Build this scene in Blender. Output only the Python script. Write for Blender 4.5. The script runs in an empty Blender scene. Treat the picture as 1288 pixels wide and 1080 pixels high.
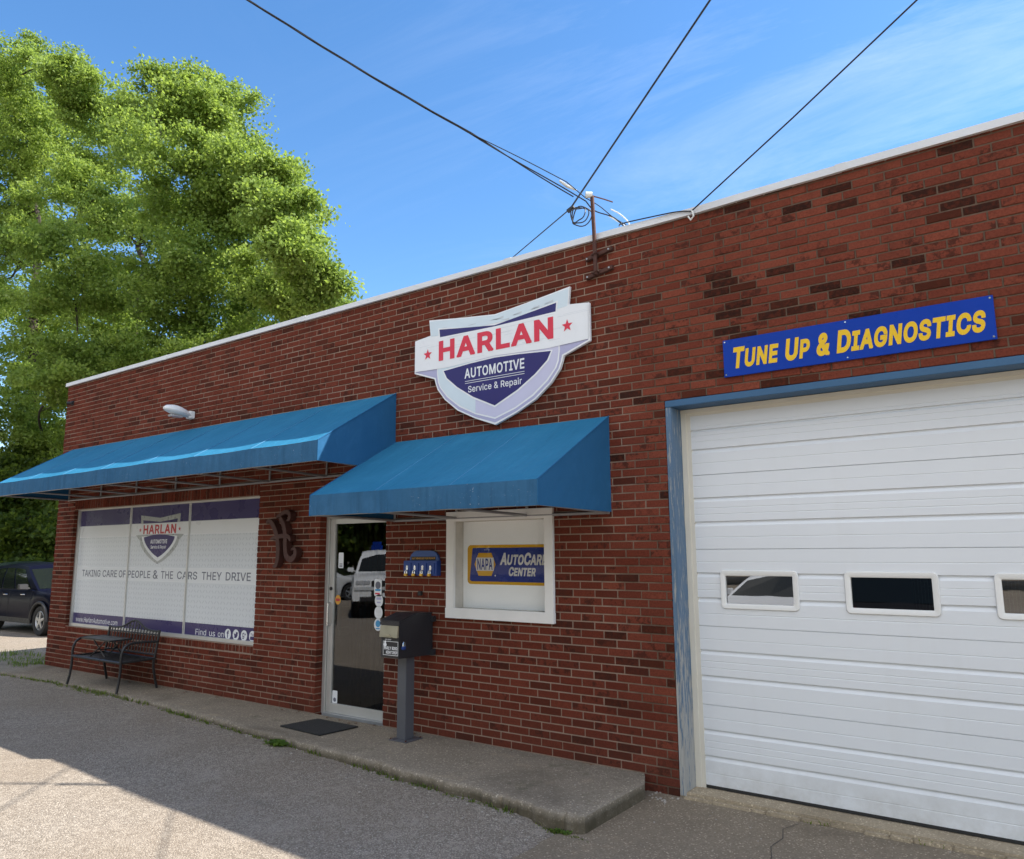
import bpy, bmesh, math, random
import numpy as np
from mathutils import Vector, Matrix

random.seed(11)
RNG = np.random.default_rng(11)
C = bpy.context.scene.collection
SC = bpy.context.scene

# ------------------------------------------------------------------ camera, sky, sun, exposure
cam_d = bpy.data.cameras.new('camera')
cam = bpy.data.objects.new('camera', cam_d)
C.objects.link(cam)
cam_d.sensor_fit = 'HORIZONTAL'
cam_d.sensor_width = 36.0
cam_d.lens = 26.7635
cam_d.clip_start = 0.05
cam_d.clip_end = 3000
_r = Vector((0.808186, 0.588887, -0.006879))
_u = Vector((0.098072, -0.123057, 0.987542))
_w = Vector((-0.580704, 0.798792, 0.157207))
M = Matrix.Identity(4)
for i in range(3):
    M[i][0] = _r[i]; M[i][1] = _u[i]; M[i][2] = -_w[i]
M[0][3], M[1][3], M[2][3] = 0.0, -5.7, 1.728
cam.matrix_world = M
SC.camera = cam

SUN_EL = math.radians(49.1)
SUN_AZ = math.radians(53.9)          # clockwise from +Y
SUN_STRENGTH = 5.0
SKY_STRENGTH = 0.135
EXPOSURE = 1.10

w = bpy.data.worlds.new('World')
SC.world = w
w.use_nodes = True
nt = w.node_tree
bg = nt.nodes['Background']
sky = nt.nodes.new('ShaderNodeTexSky')
sky.sky_type = 'NISHITA'
sky.sun_disc = False
sky.sun_elevation = SUN_EL
sky.sun_rotation = SUN_AZ
sky.air_density = 1.0
sky.dust_density = 0.2
sky.ozone_density = 2.2
bg.inputs[1].default_value = SKY_STRENGTH
# thin cirrus high up, and unseen bright cloud added behind the camera as facade fill
tc = nt.nodes.new('ShaderNodeTexCoord')
def wnode(t, **kw):
    n = nt.nodes.new(t)
    for k, v in kw.items(): setattr(n, k, v)
    return n
def wmath(op, a, b=None, clamp=False):
    n = wnode('ShaderNodeMath', operation=op, use_clamp=clamp)
    for i, v in enumerate((a, b)):
        if v is None: continue
        if isinstance(v, (int, float)): n.inputs[i].default_value = v
        else: nt.links.new(v, n.inputs[i])
    return n.outputs[0]
sep = wnode('ShaderNodeSeparateXYZ'); nt.links.new(tc.outputs['Generated'], sep.inputs[0])
X, Y, Z = sep.outputs
zz = wmath('ADD', wmath('MAXIMUM', Z, 0.0), 0.22)
comb = wnode('ShaderNodeCombineXYZ')
nt.links.new(wmath('DIVIDE', X, zz), comb.inputs[0])
nt.links.new(wmath('DIVIDE', Y, zz), comb.inputs[1])
mp = wnode('ShaderNodeMapping'); nt.links.new(comb.outputs[0], mp.inputs[0])
mp.inputs['Rotation'].default_value = (0, 0, math.radians(-28))
mp.inputs['Scale'].default_value = (0.9, 2.2, 1.0)
n1 = wnode('ShaderNodeTexNoise'); nt.links.new(mp.outputs[0], n1.inputs[0])
n1.inputs['Scale'].default_value = 1.3; n1.inputs['Detail'].default_value = 12; n1.inputs['Roughness'].default_value = 0.70
n1.inputs['Distortion'].default_value = 1.1
mr = wnode('ShaderNodeMapRange'); nt.links.new(n1.outputs[0], mr.inputs[0])
mr.inputs[1].default_value = 0.47; mr.inputs[2].default_value = 0.85; mr.inputs[3].default_value = 0.0; mr.inputs[4].default_value = 0.42
# more cirrus towards +X
side = wnode('ShaderNodeMapRange'); nt.links.new(X, side.inputs[0])
side.inputs[1].default_value = -0.75; side.inputs[2].default_value = 0.25; side.inputs[3].default_value = 0.0; side.inputs[4].default_value = 1.0
cir = wmath('MULTIPLY', mr.outputs[0], side.outputs[0])
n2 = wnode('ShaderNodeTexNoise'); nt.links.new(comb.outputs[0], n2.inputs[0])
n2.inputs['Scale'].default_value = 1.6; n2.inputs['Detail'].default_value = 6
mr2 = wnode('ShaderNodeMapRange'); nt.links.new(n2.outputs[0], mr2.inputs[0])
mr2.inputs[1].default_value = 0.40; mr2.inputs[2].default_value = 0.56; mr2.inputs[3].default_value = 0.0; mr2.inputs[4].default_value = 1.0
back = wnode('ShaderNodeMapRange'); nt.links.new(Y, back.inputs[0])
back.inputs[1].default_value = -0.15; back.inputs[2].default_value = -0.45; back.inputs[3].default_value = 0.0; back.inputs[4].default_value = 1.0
cloud_fill = wmath('MULTIPLY', mr2.outputs[0], back.outputs[0])
mixa = wnode('ShaderNodeMix', data_type='RGBA')
nt.links.new(cir, mixa.inputs['Factor']); hsv = wnode('ShaderNodeHueSaturation'); hsv.inputs['Saturation'].default_value = 1.22; hsv.inputs['Value'].default_value = 0.93
nt.links.new(sky.outputs[0], hsv.inputs['Color']); nt.links.new(hsv.outputs[0], mixa.inputs['A'])
mixa.inputs['B'].default_value = (5.2, 5.5, 6.0, 1)
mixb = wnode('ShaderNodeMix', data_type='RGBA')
nt.links.new(cloud_fill, mixb.inputs['Factor']); nt.links.new(mixa.outputs['Result'], mixb.inputs['A'])
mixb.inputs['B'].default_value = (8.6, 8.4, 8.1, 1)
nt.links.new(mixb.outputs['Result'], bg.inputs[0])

sd = bpy.data.lights.new('sun', 'SUN')
sd.energy = SUN_STRENGTH; sd.angle = math.radians(0.53); sd.color = (1.0, 0.95, 0.87)
sun = bpy.data.objects.new('sun', sd); C.objects.link(sun)
_sv = Vector((math.sin(SUN_AZ)*math.cos(SUN_EL), math.cos(SUN_AZ)*math.cos(SUN_EL), math.sin(SUN_EL)))
sun.rotation_euler = _sv.to_track_quat('Z', 'Y').to_euler()
sun.location = (20, 14, 30)
vs = SC.view_settings
vs.view_transform = 'Standard'; vs.look = 'None'; vs.gamma = 1.0; vs.exposure = EXPOSURE
SC.render.engine = 'CYCLES'
SC.cycles.use_denoising = True
SC.cycles.max_bounces = 8
SC.cycles.transparent_max_bounces = 12
SC.cycles.sample_clamp_indirect = 8

# ------------------------------------------------------------------ material helpers
class NT:
    def __init__(self, name):
        self.m = bpy.data.materials.new(name); self.m.use_nodes = True
        self.t = self.m.node_tree; self.b = self.t.nodes['Principled BSDF']
    def n(self, typ, **kw):
        x = self.t.nodes.new(typ)
        for k, v in kw.items(): setattr(x, k, v)
        return x
    def l(self, a, b): self.t.links.new(a, b)
    def set(self, node, key, v):
        if isinstance(v, bpy.types.NodeSocket): self.l(v, node.inputs[key])
        else: node.inputs[key].default_value = v
    def math(self, op, a, b=0.0, clamp=False):
        x = self.n('ShaderNodeMath', operation=op, use_clamp=clamp)
        self.set(x, 0, a); self.set(x, 1, b); return x.outputs[0]
    def mix(self, f, a, b, blend='MIX'):
        x = self.n('ShaderNodeMix', data_type='RGBA', blend_type=blend)
        def c(v): return v if isinstance(v, bpy.types.NodeSocket) or len(v) == 4 else (*v, 1)
        self.set(x, 'Factor', f); self.set(x, 'A', c(a)); self.set(x, 'B', c(b)); return x.outputs['Result']
    def coord(self, which='Object', scale=None, rot=None):
        t = self.n('ShaderNodeTexCoord').outputs[which]
        if scale or rot:
            m = self.n('ShaderNodeMapping'); self.l(t, m.inputs[0])
            if scale: m.inputs['Scale'].default_value = scale
            if rot: m.inputs['Rotation'].default_value = rot
            t = m.outputs[0]
        return t
    def noise(self, scale, detail=4, rough=0.55, vec=None, dist=0.0):
        x = self.n('ShaderNodeTexNoise'); self.set(x, 'Scale', scale); self.set(x, 'Detail', detail)
        self.set(x, 'Roughness', rough); self.set(x, 'Distortion', dist)
        self.l(vec if vec is not None else self.coord(), x.inputs['Vector']); return x.outputs['Fac']
    def voro(self, scale, feature='F1', out='Distance', vec=None, rnd=1.0):
        x = self.n('ShaderNodeTexVoronoi', feature=feature); self.set(x, 'Scale', scale); self.set(x, 'Randomness', rnd)
        self.l(vec if vec is not None else self.coord(), x.inputs['Vector']); return x.outputs[out]
    def rng(self, v, a, b, c=0.0, d=1.0):
        x = self.n('ShaderNodeMapRange'); self.l(v, x.inputs[0])
        for i, q in enumerate((a, b, c, d)): x.inputs[i+1].default_value = q
        return x.outputs[0]
    def ramp(self, v, stops, interp='LINEAR'):
        x = self.n('ShaderNodeValToRGB'); self.l(v, x.inputs[0]); x.color_ramp.interpolation = interp
        e = x.color_ramp.elements
        while len(e) < len(stops): e.new(0.5)
        for el, (p, col) in zip(e, stops): el.position = p; el.color = (*col, 1)
        return x.outputs[0]
    def attr(self, name):
        return self.n('ShaderNodeAttribute', attribute_name=name).outputs['Fac']
    def bump(self, h, strength=0.3, dist=0.01):
        x = self.n('ShaderNodeBump'); x.inputs['Strength'].default_value = strength; x.inputs['Distance'].default_value = dist
        self.l(h, x.inputs['Height']); self.l(x.outputs[0], self.b.inputs['Normal'])
    def done(self, color=None, rough=None, metal=0.0, spec=None):
        if color is not None:
            self.set(self.b, 'Base Color', color if isinstance(color, bpy.types.NodeSocket) else (*color, 1))
        if rough is not None: self.set(self.b, 'Roughness', rough)
        self.b.inputs['Metallic'].default_value = metal
        if spec is not None: self.b.inputs['Specular IOR Level'].default_value = spec
        return self.m

def simple(name, col, rough=0.5, metal=0.0, var=0.12, scale=6.0, bump=0.0, spec=None):
    k = NT(name)
    d = tuple(c*(1-var) for c in col); l = tuple(min(1, c*(1+var)) for c in col)
    v = k.noise(scale, 5)
    c = k.mix(v, d, l)
    if bump: k.bump(k.noise(scale*12, 3), bump, 0.004)
    r = k.rng(k.noise(scale*2.3, 3), 0.3, 0.7, max(0.02, rough-0.08), min(1, rough+0.08))
    return k.done(c, r, metal, spec)

def m_brick():
    k = NT('brick')
    rnd, rnd2, zone = k.attr('rnd'), k.attr('rnd2'), k.attr('zone')
    base = k.ramp(rnd, [(0, (.150, .0360, .0225)), (.3, (.176, .0430, .0265)), (.6, (.206, .0530, .0330)), (.82, (.156, .0400, .0255)),
                        (.90, (.118, .0330, .0215)), (.96, (.082, .0270, .0190)), (1, (.060, .0225, .0165))])
    gar = k.ramp(rnd, [(0, (.170, .0430, .0275)), (.3, (.215, .0560, .0350)), (.6, (.255, .0700, .0430)), (.84, (.175, .0480, .0310)),
                       (.88, (.066, .021, .013)), (.92, (.036, .0165, .012)), (1, (.018, .012, .010))])
    c = k.mix(zone, base, gar)
    mott = k.math('MULTIPLY', k.rng(rnd, .86, .90), k.rng(k.noise(26, 5, .7), .46, .62), clamp=True)
    c = k.mix(k.math('MULTIPLY', mott, .65), c, (.125, .030, .017))
    # flashed dark ends / smudges on some bricks
    nz = k.noise(12.0, 6, .72)
    patch = k.math('MULTIPLY', k.rng(nz, .50, .57), k.rng(rnd2, .66, .72), clamp=True)
    c = k.mix(k.math('MULTIPLY', patch, .7), c, (.030, .018, .015))
    fine = k.noise(70, 4, .6)
    c = k.mix(k.rng(fine, .35, .72, 0, .5), c, (.060, .018, .012))
    # lime bloom specks
    c = k.mix(k.rng(k.noise(23, 6, .75), .70, .80, 0, .28), c, (.34, .24, .19))
    big = k.noise(.55, 3)
    c = k.mix(k.rng(big, .3, .7, 0, .30), c, (.065, .018, .011))
    run = k.noise(1.0, 5, .65, k.coord('Object', (5, 5, .35)))
    zc = k.n('ShaderNodeSeparateXYZ'); k.l(k.coord(), zc.inputs[0])
    hi = k.rng(zc.outputs[2], 3.4, 4.5, .06, .42)
    c = k.mix(k.math('MULTIPLY', k.rng(run, .52, .70), hi, clamp=True), c, (.040, .020, .016))
    lo = k.rng(zc.outputs[2], .45, -.05, 0, .35)
    c = k.mix(lo, c, (.060, .030, .022))
    k.bump(k.math('ADD', k.noise(120, 4, .7), k.math('MULTIPLY', k.rng(k.noise(38, 4, .7), .58, .70), -1.2)), .7, .004)
    return k.done(c, .92, spec=.05)

def m_mortar():
    k = NT('mortar')
    xc = k.n('ShaderNodeSeparateXYZ'); k.l(k.coord(), xc.inputs[0])
    zone = k.rng(k.math('ADD', xc.outputs[0], k.math('MULTIPLY', k.math('SUBTRACT', k.noise(2.2, 4), .5), 1.6)), 2.75, 3.35)
    n = k.noise(18, 6, .7)
    a = k.mix(n, (.22, .155, .118), (.36, .265, .205))
    b = k.mix(n, (.075, .050, .035), (.18, .128, .095))
    c = k.mix(zone, a, b)
    k.bump(k.noise(150, 3), .5, .003)
    return k.done(c, .95, spec=.03)

def m_asphalt():
    k = NT('old_asphalt')
    v = k.n('ShaderNodeTexVoronoi'); k.l(k.coord(), v.inputs['Vector']); v.inputs['Scale'].default_value = 95
    hsv = k.n('ShaderNodeSeparateColor'); k.l(v.outputs['Color'], hsv.inputs[0])
    stone = k.ramp(hsv.outputs[0], [(0, (.18, .154, .126)), (.35, (.31, .269, .222)), (.7, (.42, .366, .302)), (.92, (.50, .442, .370)), (1, (.64, .58, .50))])
    gap = k.rng(v.outputs['Distance'], .25, .62, 0, .75)
    c = k.mix(gap, stone, (.17, .146, .122))
    v2 = k.n('ShaderNodeTexVoronoi'); k.l(k.coord(), v2.inputs['Vector']); v2.inputs['Scale'].default_value = 27
    s2 = k.n('ShaderNodeSeparateColor'); k.l(v2.outputs['Color'], s2.inputs[0])
    c = k.mix(k.rng(s2.outputs[1], .80, .95, 0, .6), c, (.37, .325, .27))
    big = k.noise(.42, 6, .6)
    c = k.mix(k.rng(big, .32, .68, 0, .55), c, (.215, .168, .122))
    c = k.mix(k.rng(k.noise(1.6, 6, .65), .55, .78, 0, .5), c, (.38, .33, .275))
    # cracks
    wv = k.n('ShaderNodeVectorMath', operation='ADD')
    nz = k.n('ShaderNodeTexNoise'); k.l(k.coord(), nz.inputs['Vector']); nz.inputs['Scale'].default_value = 2.2; nz.inputs['Detail'].default_value = 6
    sc = k.n('ShaderNodeVectorMath', operation='SCALE'); k.l(nz.outputs['Color'], sc.inputs[0]); sc.inputs['Scale'].default_value = .55
    k.l(k.coord(), wv.inputs[0]); k.l(sc.outputs[0], wv.inputs[1])
    cr = k.voro(.42, 'DISTANCE_TO_EDGE', 'Distance', wv.outputs[0])
    crack = k.math('MULTIPLY', k.rng(cr, .002, .008, 1, 0), k.rng(k.noise(.6, 3), .58, .66), clamp=True)
    c = k.mix(k.math('MULTIPLY', crack, .6), c, (.07, .065, .06))
    # stains
    c = k.mix(k.rng(k.noise(.7, 4, .6), .60, .80, 0, .25), c, (.13, .12, .11))
    h = k.math('SUBTRACT', k.math('SUBTRACT', 1.0, v.outputs['Distance']), k.math('MULTIPLY', crack, .8))
    k.bump(h, .75, .010)
    return k.done(c, .95, spec=.05)

def m_concrete(name, lo, hi, mosslike=0.0):
    k = NT(name)
    c = k.mix(k.noise(1.7, 7, .65), lo, hi)
    v = k.n('ShaderNodeTexVoronoi'); k.l(k.coord(), v.inputs['Vector']); v.inputs['Scale'].default_value = 105
    s = k.n('ShaderNodeSeparateColor'); k.l(v.outputs['Color'], s.inputs[0])
    c = k.mix(k.rng(s.outputs[0], .0, 1, 0, .38), c, tuple(x*.45 for x in lo))
    c = k.mix(k.rng(s.outputs[1], .90, .97, 0, .55), c, tuple(min(1, x*1.7) for x in hi))
    c = k.mix(k.rng(k.noise(.7, 5, .6, dist=.8), .52, .70, 0, .62), c, tuple(x*.55 for x in lo))
    c = k.mix(k.rng(k.noise(2.8, 6, .7, dist=.4), .60, .72, 0, .4), c, (hi[0]*1.1, hi[1]*1.02, hi[2]*.9))
    if mosslike:
        c = k.mix(k.rng(k.noise(3.3, 5, .7), .58, .72, 0, mosslike), c, (.055, .06, .03))
    if mosslike:      # dirt caked on the kerb face
        zc = k.n('ShaderNodeSeparateXYZ'); k.l(k.coord(), zc.inputs[0])
        d_ = k.math('ADD', k.rng(zc.outputs[2], -.012, -.06, 0, .8), k.math('MULTIPLY', k.math('SUBTRACT', k.noise(7, 4), .5), .9), clamp=True)
        c = k.mix(k.math('MULTIPLY', d_, k.rng(zc.outputs[2], -.005, -.02, 0, 1), clamp=True), c, (.075, .064, .042))
    h = k.math('ADD', k.noise(85, 5, .7), k.math('MULTIPLY', v.outputs['Distance'], .5))
    k.bump(h, .6, .006)
    return k.done(c, .95, spec=.05)

def m_fabric(name, col, fade, streak=0.0):
    k = NT(name)
    n = k.noise(1.4, 5, .6)
    c = k.mix(k.rng(n, .3, .7), col, fade)
    c = k.mix(k.rng(k.noise(2.6, 6, .7, dist=1.2), .55, .75, 0, .35), c, tuple(min(1, x*1.25+.01) for x in fade))
    st = k.noise(1.0, 4, .6, k.coord('Object', (14, 1.2, 1.2)))
    c = k.mix(k.rng(st, .48, .72, 0, .12 + streak), c, tuple(x*.55 for x in col))
    if streak:
        sp = k.noise(55, 3, .6)
        zone = k.rng(k.noise(2.0, 3), .45, .6)
        c = k.mix(k.math('MULTIPLY', k.rng(sp, .66, .74), zone, clamp=True), c, (.42, .46, .5))
    wv = k.n('ShaderNodeTexWave'); k.l(k.coord('Object'), wv.inputs['Vector']); wv.inputs['Scale'].default_value = 160
    k.bump(k.math('ADD', k.noise(2.2, 5), k.math('MULTIPLY', k.noise(1.0, 4, .6, k.coord('Object', (9, 1.5, 1.5))), .6)), .55, .05)
    return k.done(c, .72, spec=.10)

def m_peel(name, col, under, amount):
    k = NT(name)
    vec = k.coord('Object', (22, 14, 1.6))
    n = k.noise(2.6, 8, .7, vec)
    zc = k.n('ShaderNodeSeparateXYZ'); k.l(k.coord(), zc.inputs[0])
    low = k.rng(zc.outputs[2], 1.5, -.1, 0, .17)
    m = k.rng(k.math('ADD', n, low), .60-amount, .66-amount)
    grain = k.noise(3, 6, .7, k.coord('Object', (60, 60, 2)))
    u = k.mix(grain, tuple(x*.45 for x in under), tuple(min(1, x*1.2) for x in under))
    base = k.mix(k.noise(2.0, 4), tuple(x*.8 for x in col), tuple(x*1.15 for x in col))
    c = k.mix(m, base, u)
    k.bump(k.math('ADD', k.math('MULTIPLY', m, -.6), k.math('MULTIPLY', grain, .5)), .6, .004)
    return k.done(c, .6)

def m_glass(name, tint=(.55, .55, .5), refl=1.0):
    k = NT(name)
    tr = k.n('ShaderNodeBsdfTransparent'); tr.inputs[0].default_value = (*tint, 1)
    gl = k.n('ShaderNodeBsdfGlossy'); gl.inputs['Roughness'].default_value = .006; gl.inputs['Color'].default_value = (.95, .97, 1, 1)
    fr = k.n('ShaderNodeFresnel'); fr.inputs['IOR'].default_value = 1.62
    bf = k.n('ShaderNodeNewGeometry').outputs['Backfacing']
    f = k.math('MULTIPLY', k.math('MULTIPLY', fr.outputs[0], refl), k.math('SUBTRACT', 1.0, bf), clamp=True)
    mx = k.n('ShaderNodeMixShader'); k.l(f, mx.inputs[0]); k.l(tr.outputs[0], mx.inputs[1]); k.l(gl.outputs[0], mx.inputs[2])
    k.l(mx.outputs[0], k.t.nodes['Material Output'].inputs[0])
    return k.m

def m_vinyl():
    k = NT('white_window_vinyl')
    vec = k.coord('Object')
    # tread-plate print: short slanted bars alternating in direction
    s = k.n('ShaderNodeSeparateXYZ'); k.l(vec, s.inputs[0])
    px, pz = k.math('MULTIPLY', s.outputs[0], 15.0), k.math('MULTIPLY', s.outputs[2], 15.0)
    fx, fz = k.math('FRACT', k.math('ADD', px, 400.0)), k.math('FRACT', k.math('ADD', pz, 400.0))
    ch = k.math('MODULO', k.math('ADD', k.math('FLOOR', k.math('ADD', px, 400.0)), k.math('FLOOR', k.math('ADD', pz, 400.0))), 2.0)
    sg = k.math('SUBTRACT', k.math('MULTIPLY', ch, 2.0), 1.0)
    u = k.math('SUBTRACT', fx, .5); v = k.math('SUBTRACT', fz, .5)
    d = k.math('ABSOLUTE', k.math('ADD', u, k.math('MULTIPLY', v, sg)))
    e = k.math('ABSOLUTE', k.math('SUBTRACT', u, k.math('MULTIPLY', v, sg)))
    bar = k.math('MULTIPLY', k.rng(d, .10, .22, 1, 0), k.rng(e, .42, .62, 1, 0), clamp=True)
    c = k.mix(k.noise(.8, 3), (.60, .63, .65), (.68, .71, .73))
    c = k.mix(k.math('MULTIPLY', bar, .40), c, (.40, .43, .46))
    return k.done(c, .22, spec=.25)

def m_leaf(name, stops):
    k = NT(name)
    c = k.ramp(k.attr('rnd'), stops)
    tr = k.n('ShaderNodeBsdfTranslucent')
    c2 = k.mix(.5, c, (.46, .60, .08))
    k.l(c2, tr.inputs[0])
    k.done(c, .55, spec=.25)
    mx = k.n('ShaderNodeMixShader'); mx.inputs[0].default_value = .52
    k.l(k.b.outputs[0], mx.inputs[1]); k.l(tr.outputs[0], mx.inputs[2])
    k.l(mx.outputs[0], k.t.nodes['Material Output'].inputs[0])
    return k.m

def m_bark():
    k = NT('bark')
    n = k.noise(3, 6, .7, k.coord('Object', (4, 4, .8)))
    k.bump(n, .8, .05)
    return k.done(k.mix(n, (.032, .026, .020), (.085, .068, .052)), .95)

def m_doorwhite():
    k = NT('white_painted_steel')
    n = k.noise(.7, 5, .6)
    c = k.mix(n, (.66, .69, .72), (.73, .755, .78))
    st = k.noise(1, 5, .6, k.coord('Object', (9, 9, .7)))
    c = k.mix(k.rng(st, .55, .78, 0, .10), c, (.55, .54, .51))
    zc = k.n('ShaderNodeSeparateXYZ'); k.l(k.coord(), zc.inputs[0])
    c = k.mix(k.math('MULTIPLY', k.rng(zc.outputs[2], .22, -.08, 0, .55), k.rng(k.noise(6, 5, .7), .35, .7), clamp=True), c, (.36, .34, .30))
    c = k.mix(k.rng(k.noise(3.5, 6, .75), .66, .76, 0, .25), c, (.52, .51, .48))
    k.bump(k.math('ADD', k.noise(240, 2), k.math('MULTIPLY', k.noise(1.6, 2), 3.0)), .12, .004)
    return k.done(c, .42, spec=.4)

MT = {}
MT['brick'] = m_brick(); MT['mortar'] = m_mortar(); MT['asphalt'] = m_asphalt()
MT['walk'] = m_concrete('weathered_concrete', (.20, .169, .132), (.345, .298, .234), .45)
MT['apron'] = m_concrete('stained_concrete', (.175, .140, .103), (.32, .266, .198))
MT['sill'] = m_concrete('tan_concrete', (.34, .275, .19), (.47, .395, .285))
MT['coping'] = simple('white_metal_edge', (.66, .67, .68), .5, 0, .14, 2.5)
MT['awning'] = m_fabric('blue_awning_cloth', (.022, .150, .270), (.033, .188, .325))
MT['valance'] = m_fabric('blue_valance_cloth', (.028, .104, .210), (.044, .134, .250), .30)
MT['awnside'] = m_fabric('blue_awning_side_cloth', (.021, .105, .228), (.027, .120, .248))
MT['seam'] = simple('awning_seam', (.055, .21, .38), .6)
MT['tube'] = simple('grey_steel_tube', (.33, .33, .34), .45, .4)
MT['white'] = simple('white_paint', (.74, .74, .72), .45, 0, .06, 3)
MT['cream'] = simple('cream_trim', (.66, .63, .55), .55, 0, .10, 4)
MT['boards'] = simple('white_painted_boards', (.80, .79, .77), .5, 0, .08, 5, .2)
MT['jambin'] = simple('stained_white_board', (.55, .52, .47), .6, 0, .28, 7)
MT['bluepaint'] = m_peel('blue_flaking_paint', (.095, .165, .255), (.42, .42, .40), .055)
MT['bluehead'] = m_peel('blue_header_paint', (.038, .115, .225), (.34, .36, .38), -.13)
MT['steel'] = m_doorwhite()
MT['vinyl'] = m_vinyl()
MT['purple'] = simple('purple_print', (.050, .040, .130), .30, 0, .08, 2, 0, .25)
MT['navy'] = simple('navy_print', (.040, .036, .150), .35, 0, .10, 3, spec=.2)
MT['signwhite'] = simple('white_sign_face', (.78, .80, .82), .32, 0, .05, 4, spec=.2)
MT['signsilver'] = simple('silver_print', (.55, .60, .64), .35, 0, .12, 3, spec=.2)
MT['lavender'] = simple('lavender_print', (.42, .42, .60), .35, 0, .12, 3, spec=.2)
MT['lilac'] = simple('pale_lilac_print', (.56, .56, .72), .35, 0, .10, 3, spec=.2)
MT['paleblue'] = simple('pale_blue_print', (.62, .72, .78), .35, 0, .10, 3, spec=.2)
MT['red'] = simple('red_print', (.66, .055, .090), .4, 0, .06, 5, spec=.15)
MT['darkred'] = simple('dark_red_print', (.45, .03, .04), .4, 0, .06, 5)
MT['greytext'] = simple('grey_print', (.12, .13, .17), .4)
MT['lightgrey'] = simple('light_grey_print', (.70, .72, .73), .35, 0, .05, 2, 0, .3)
MT['panelwhite'] = simple('white_window_panel', (.88, .90, .90), .5, 0, .03, 2)
MT['silvertext'] = simple('silver_shield_print', (.36, .38, .38), .3, .2)
MT['signblue'] = simple('blue_sign_face', (.009, .046, .34), .32, 0, .06, 2, spec=.15)
MT['yellow'] = simple('yellow_print', (.78, .50, .035), .4, 0, .06, 5, spec=.15)
MT['gold'] = simple('gold_print', (.62, .34, .02), .35, 0, .06, 4, spec=.15)
MT['napablue'] = simple('deep_blue_print', (.022, .040, .22), .3, 0, .06, 4, spec=.15)
MT['napatext'] = simple('off_white_print', (.62, .62, .60), .4, spec=.15)
MT['alu'] = simple('brushed_aluminium', (.60, .60, .58), .40, .55, .12, 3)
MT['aludark'] = simple('dull_aluminium', (.40, .41, .42), .45, .5, .2, 6)
MT['doorglass'] = m_glass('door_glass', (.42, .40, .36), 1.3)
MT['garageglass'] = m_glass('garage_glass', (.45, .45, .45), 3.2)
MT['clearglass'] = m_glass('clear_glass', (.985, .985, .985), .4)
MT['dark'] = simple('dark_interior', (.035, .032, .030), .9)
MT['blind'] = simple('brown_blind', (.06, .048, .04), .8)
MT['rust'] = simple('rusty_iron', (.085, .036, .026), .8, .2, .45, 14, .4)
MT['ornament'] = simple('brown_painted_metal', (.062, .024, .019), .55, .2, .25, 6)
MT['blackmetal'] = simple('black_metal', (.022, .022, .024), .42, .3, .3, 9)
MT['boxblack'] = simple('black_powder_coat', (.026, .027, .032), .40, .1, .18, 5, .1)
MT['postgrey'] = simple('grey_painted_post', (.10, .105, .12), .42, .2, .18, 4)
MT['hood'] = simple('champagne_steel', (.42, .39, .30), .34, .6, .15, 5)
MT['boxblue'] = simple('blue_box_paint', (.020, .060, .26), .36, .1, .12, 6)
MT['boxblued'] = simple('blue_box_backing', (.045, .095, .28), .4, .1, .12, 6)
MT['brass'] = simple('brass', (.70, .45, .08), .35, .7)
MT['chrome'] = simple('chrome', (.70, .71, .72), .18, .9, .05)
MT['rubber'] = simple('black_rubber', (.022, .022, .022), .85, 0, .3, 30, .5)
MT['plastic'] = simple('black_plastic', (.02, .02, .021), .55)
MT['white_print'] = simple('white_print', (.74, .76, .78), .35)
MT['orange'] = simple('orange_print', (.60, .30, .04), .4)
MT['cyan'] = simple('blue_sticker_print', (.04, .28, .55), .4)
MT['insul'] = simple('white_insulator', (.68, .68, .64), .4)
MT['cable'] = simple('black_cable', (.014, .014, .016), .6)
MT['roof'] = simple('roof_membrane', (.25, .24, .23), .9)
MT['leafA'] = m_leaf('maple_leaves', [(0, (.078, .130, .026)), (.4, (.170, .255, .050)), (.8, (.260, .350, .082)), (1, (.34, .42, .13))])
MT['leafB'] = m_leaf('dark_leaves', [(0, (.020, .045, .010)), (.5, (.040, .075, .014)), (1, (.075, .115, .022))])
MT['grass'] = m_leaf('grass_blades', [(0, (.045, .085, .018)), (.6, (.075, .125, .025)), (1, (.20, .19, .07))])
MT['weed'] = m_leaf('weed_leaves', [(0, (.045, .095, .018)), (1, (.12, .21, .04))])
MT['bark'] = m_bark()
MT['pebble'] = simple('pale_stone', (.33, .30, .26), .9, 0, .3, 20)
MT['litter'] = simple('dry_leaf', (.16, .09, .05), .9, 0, .4, 30)
MT['tyre'] = simple('tyre_rubber', (.018, .018, .019), .8)
MT['rim'] = simple('alloy_rim', (.42, .43, .44), .35, .7)
MT['carglass'] = simple('dark_car_glass', (.010, .013, .013), .03, 0, .05, 2, 0, .35)
MT['lampglass'] = simple('clear_lamp_glass', (.62, .63, .64), .08, .3)
MT['tail'] = simple('red_lamp_glass', (.36, .012, .012), .12)
def paint(name, col):
    k = NT(name)
    k.done(k.mix(k.noise(1.2, 3), tuple(c*.93 for c in col), tuple(min(1, c*1.06) for c in col)), .28)
    k.b.inputs['Specular IOR Level'].default_value = .05; k.b.inputs['Coat Weight'].default_value = .02; k.b.inputs['Coat Roughness'].default_value = .05
    return k.m
MT['p_navy'] = paint('navy_car_paint', (.005, .006, .015)); MT['p_white'] = paint('white_car_paint', (.72, .72, .71))
MT['p_silver'] = paint('silver_car_paint', (.55, .56, .56)); MT['p_black'] = paint('dark_car_paint', (.02, .021, .024))
MT['p_green'] = paint('green_car_paint', (.035, .055, .045))

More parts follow.
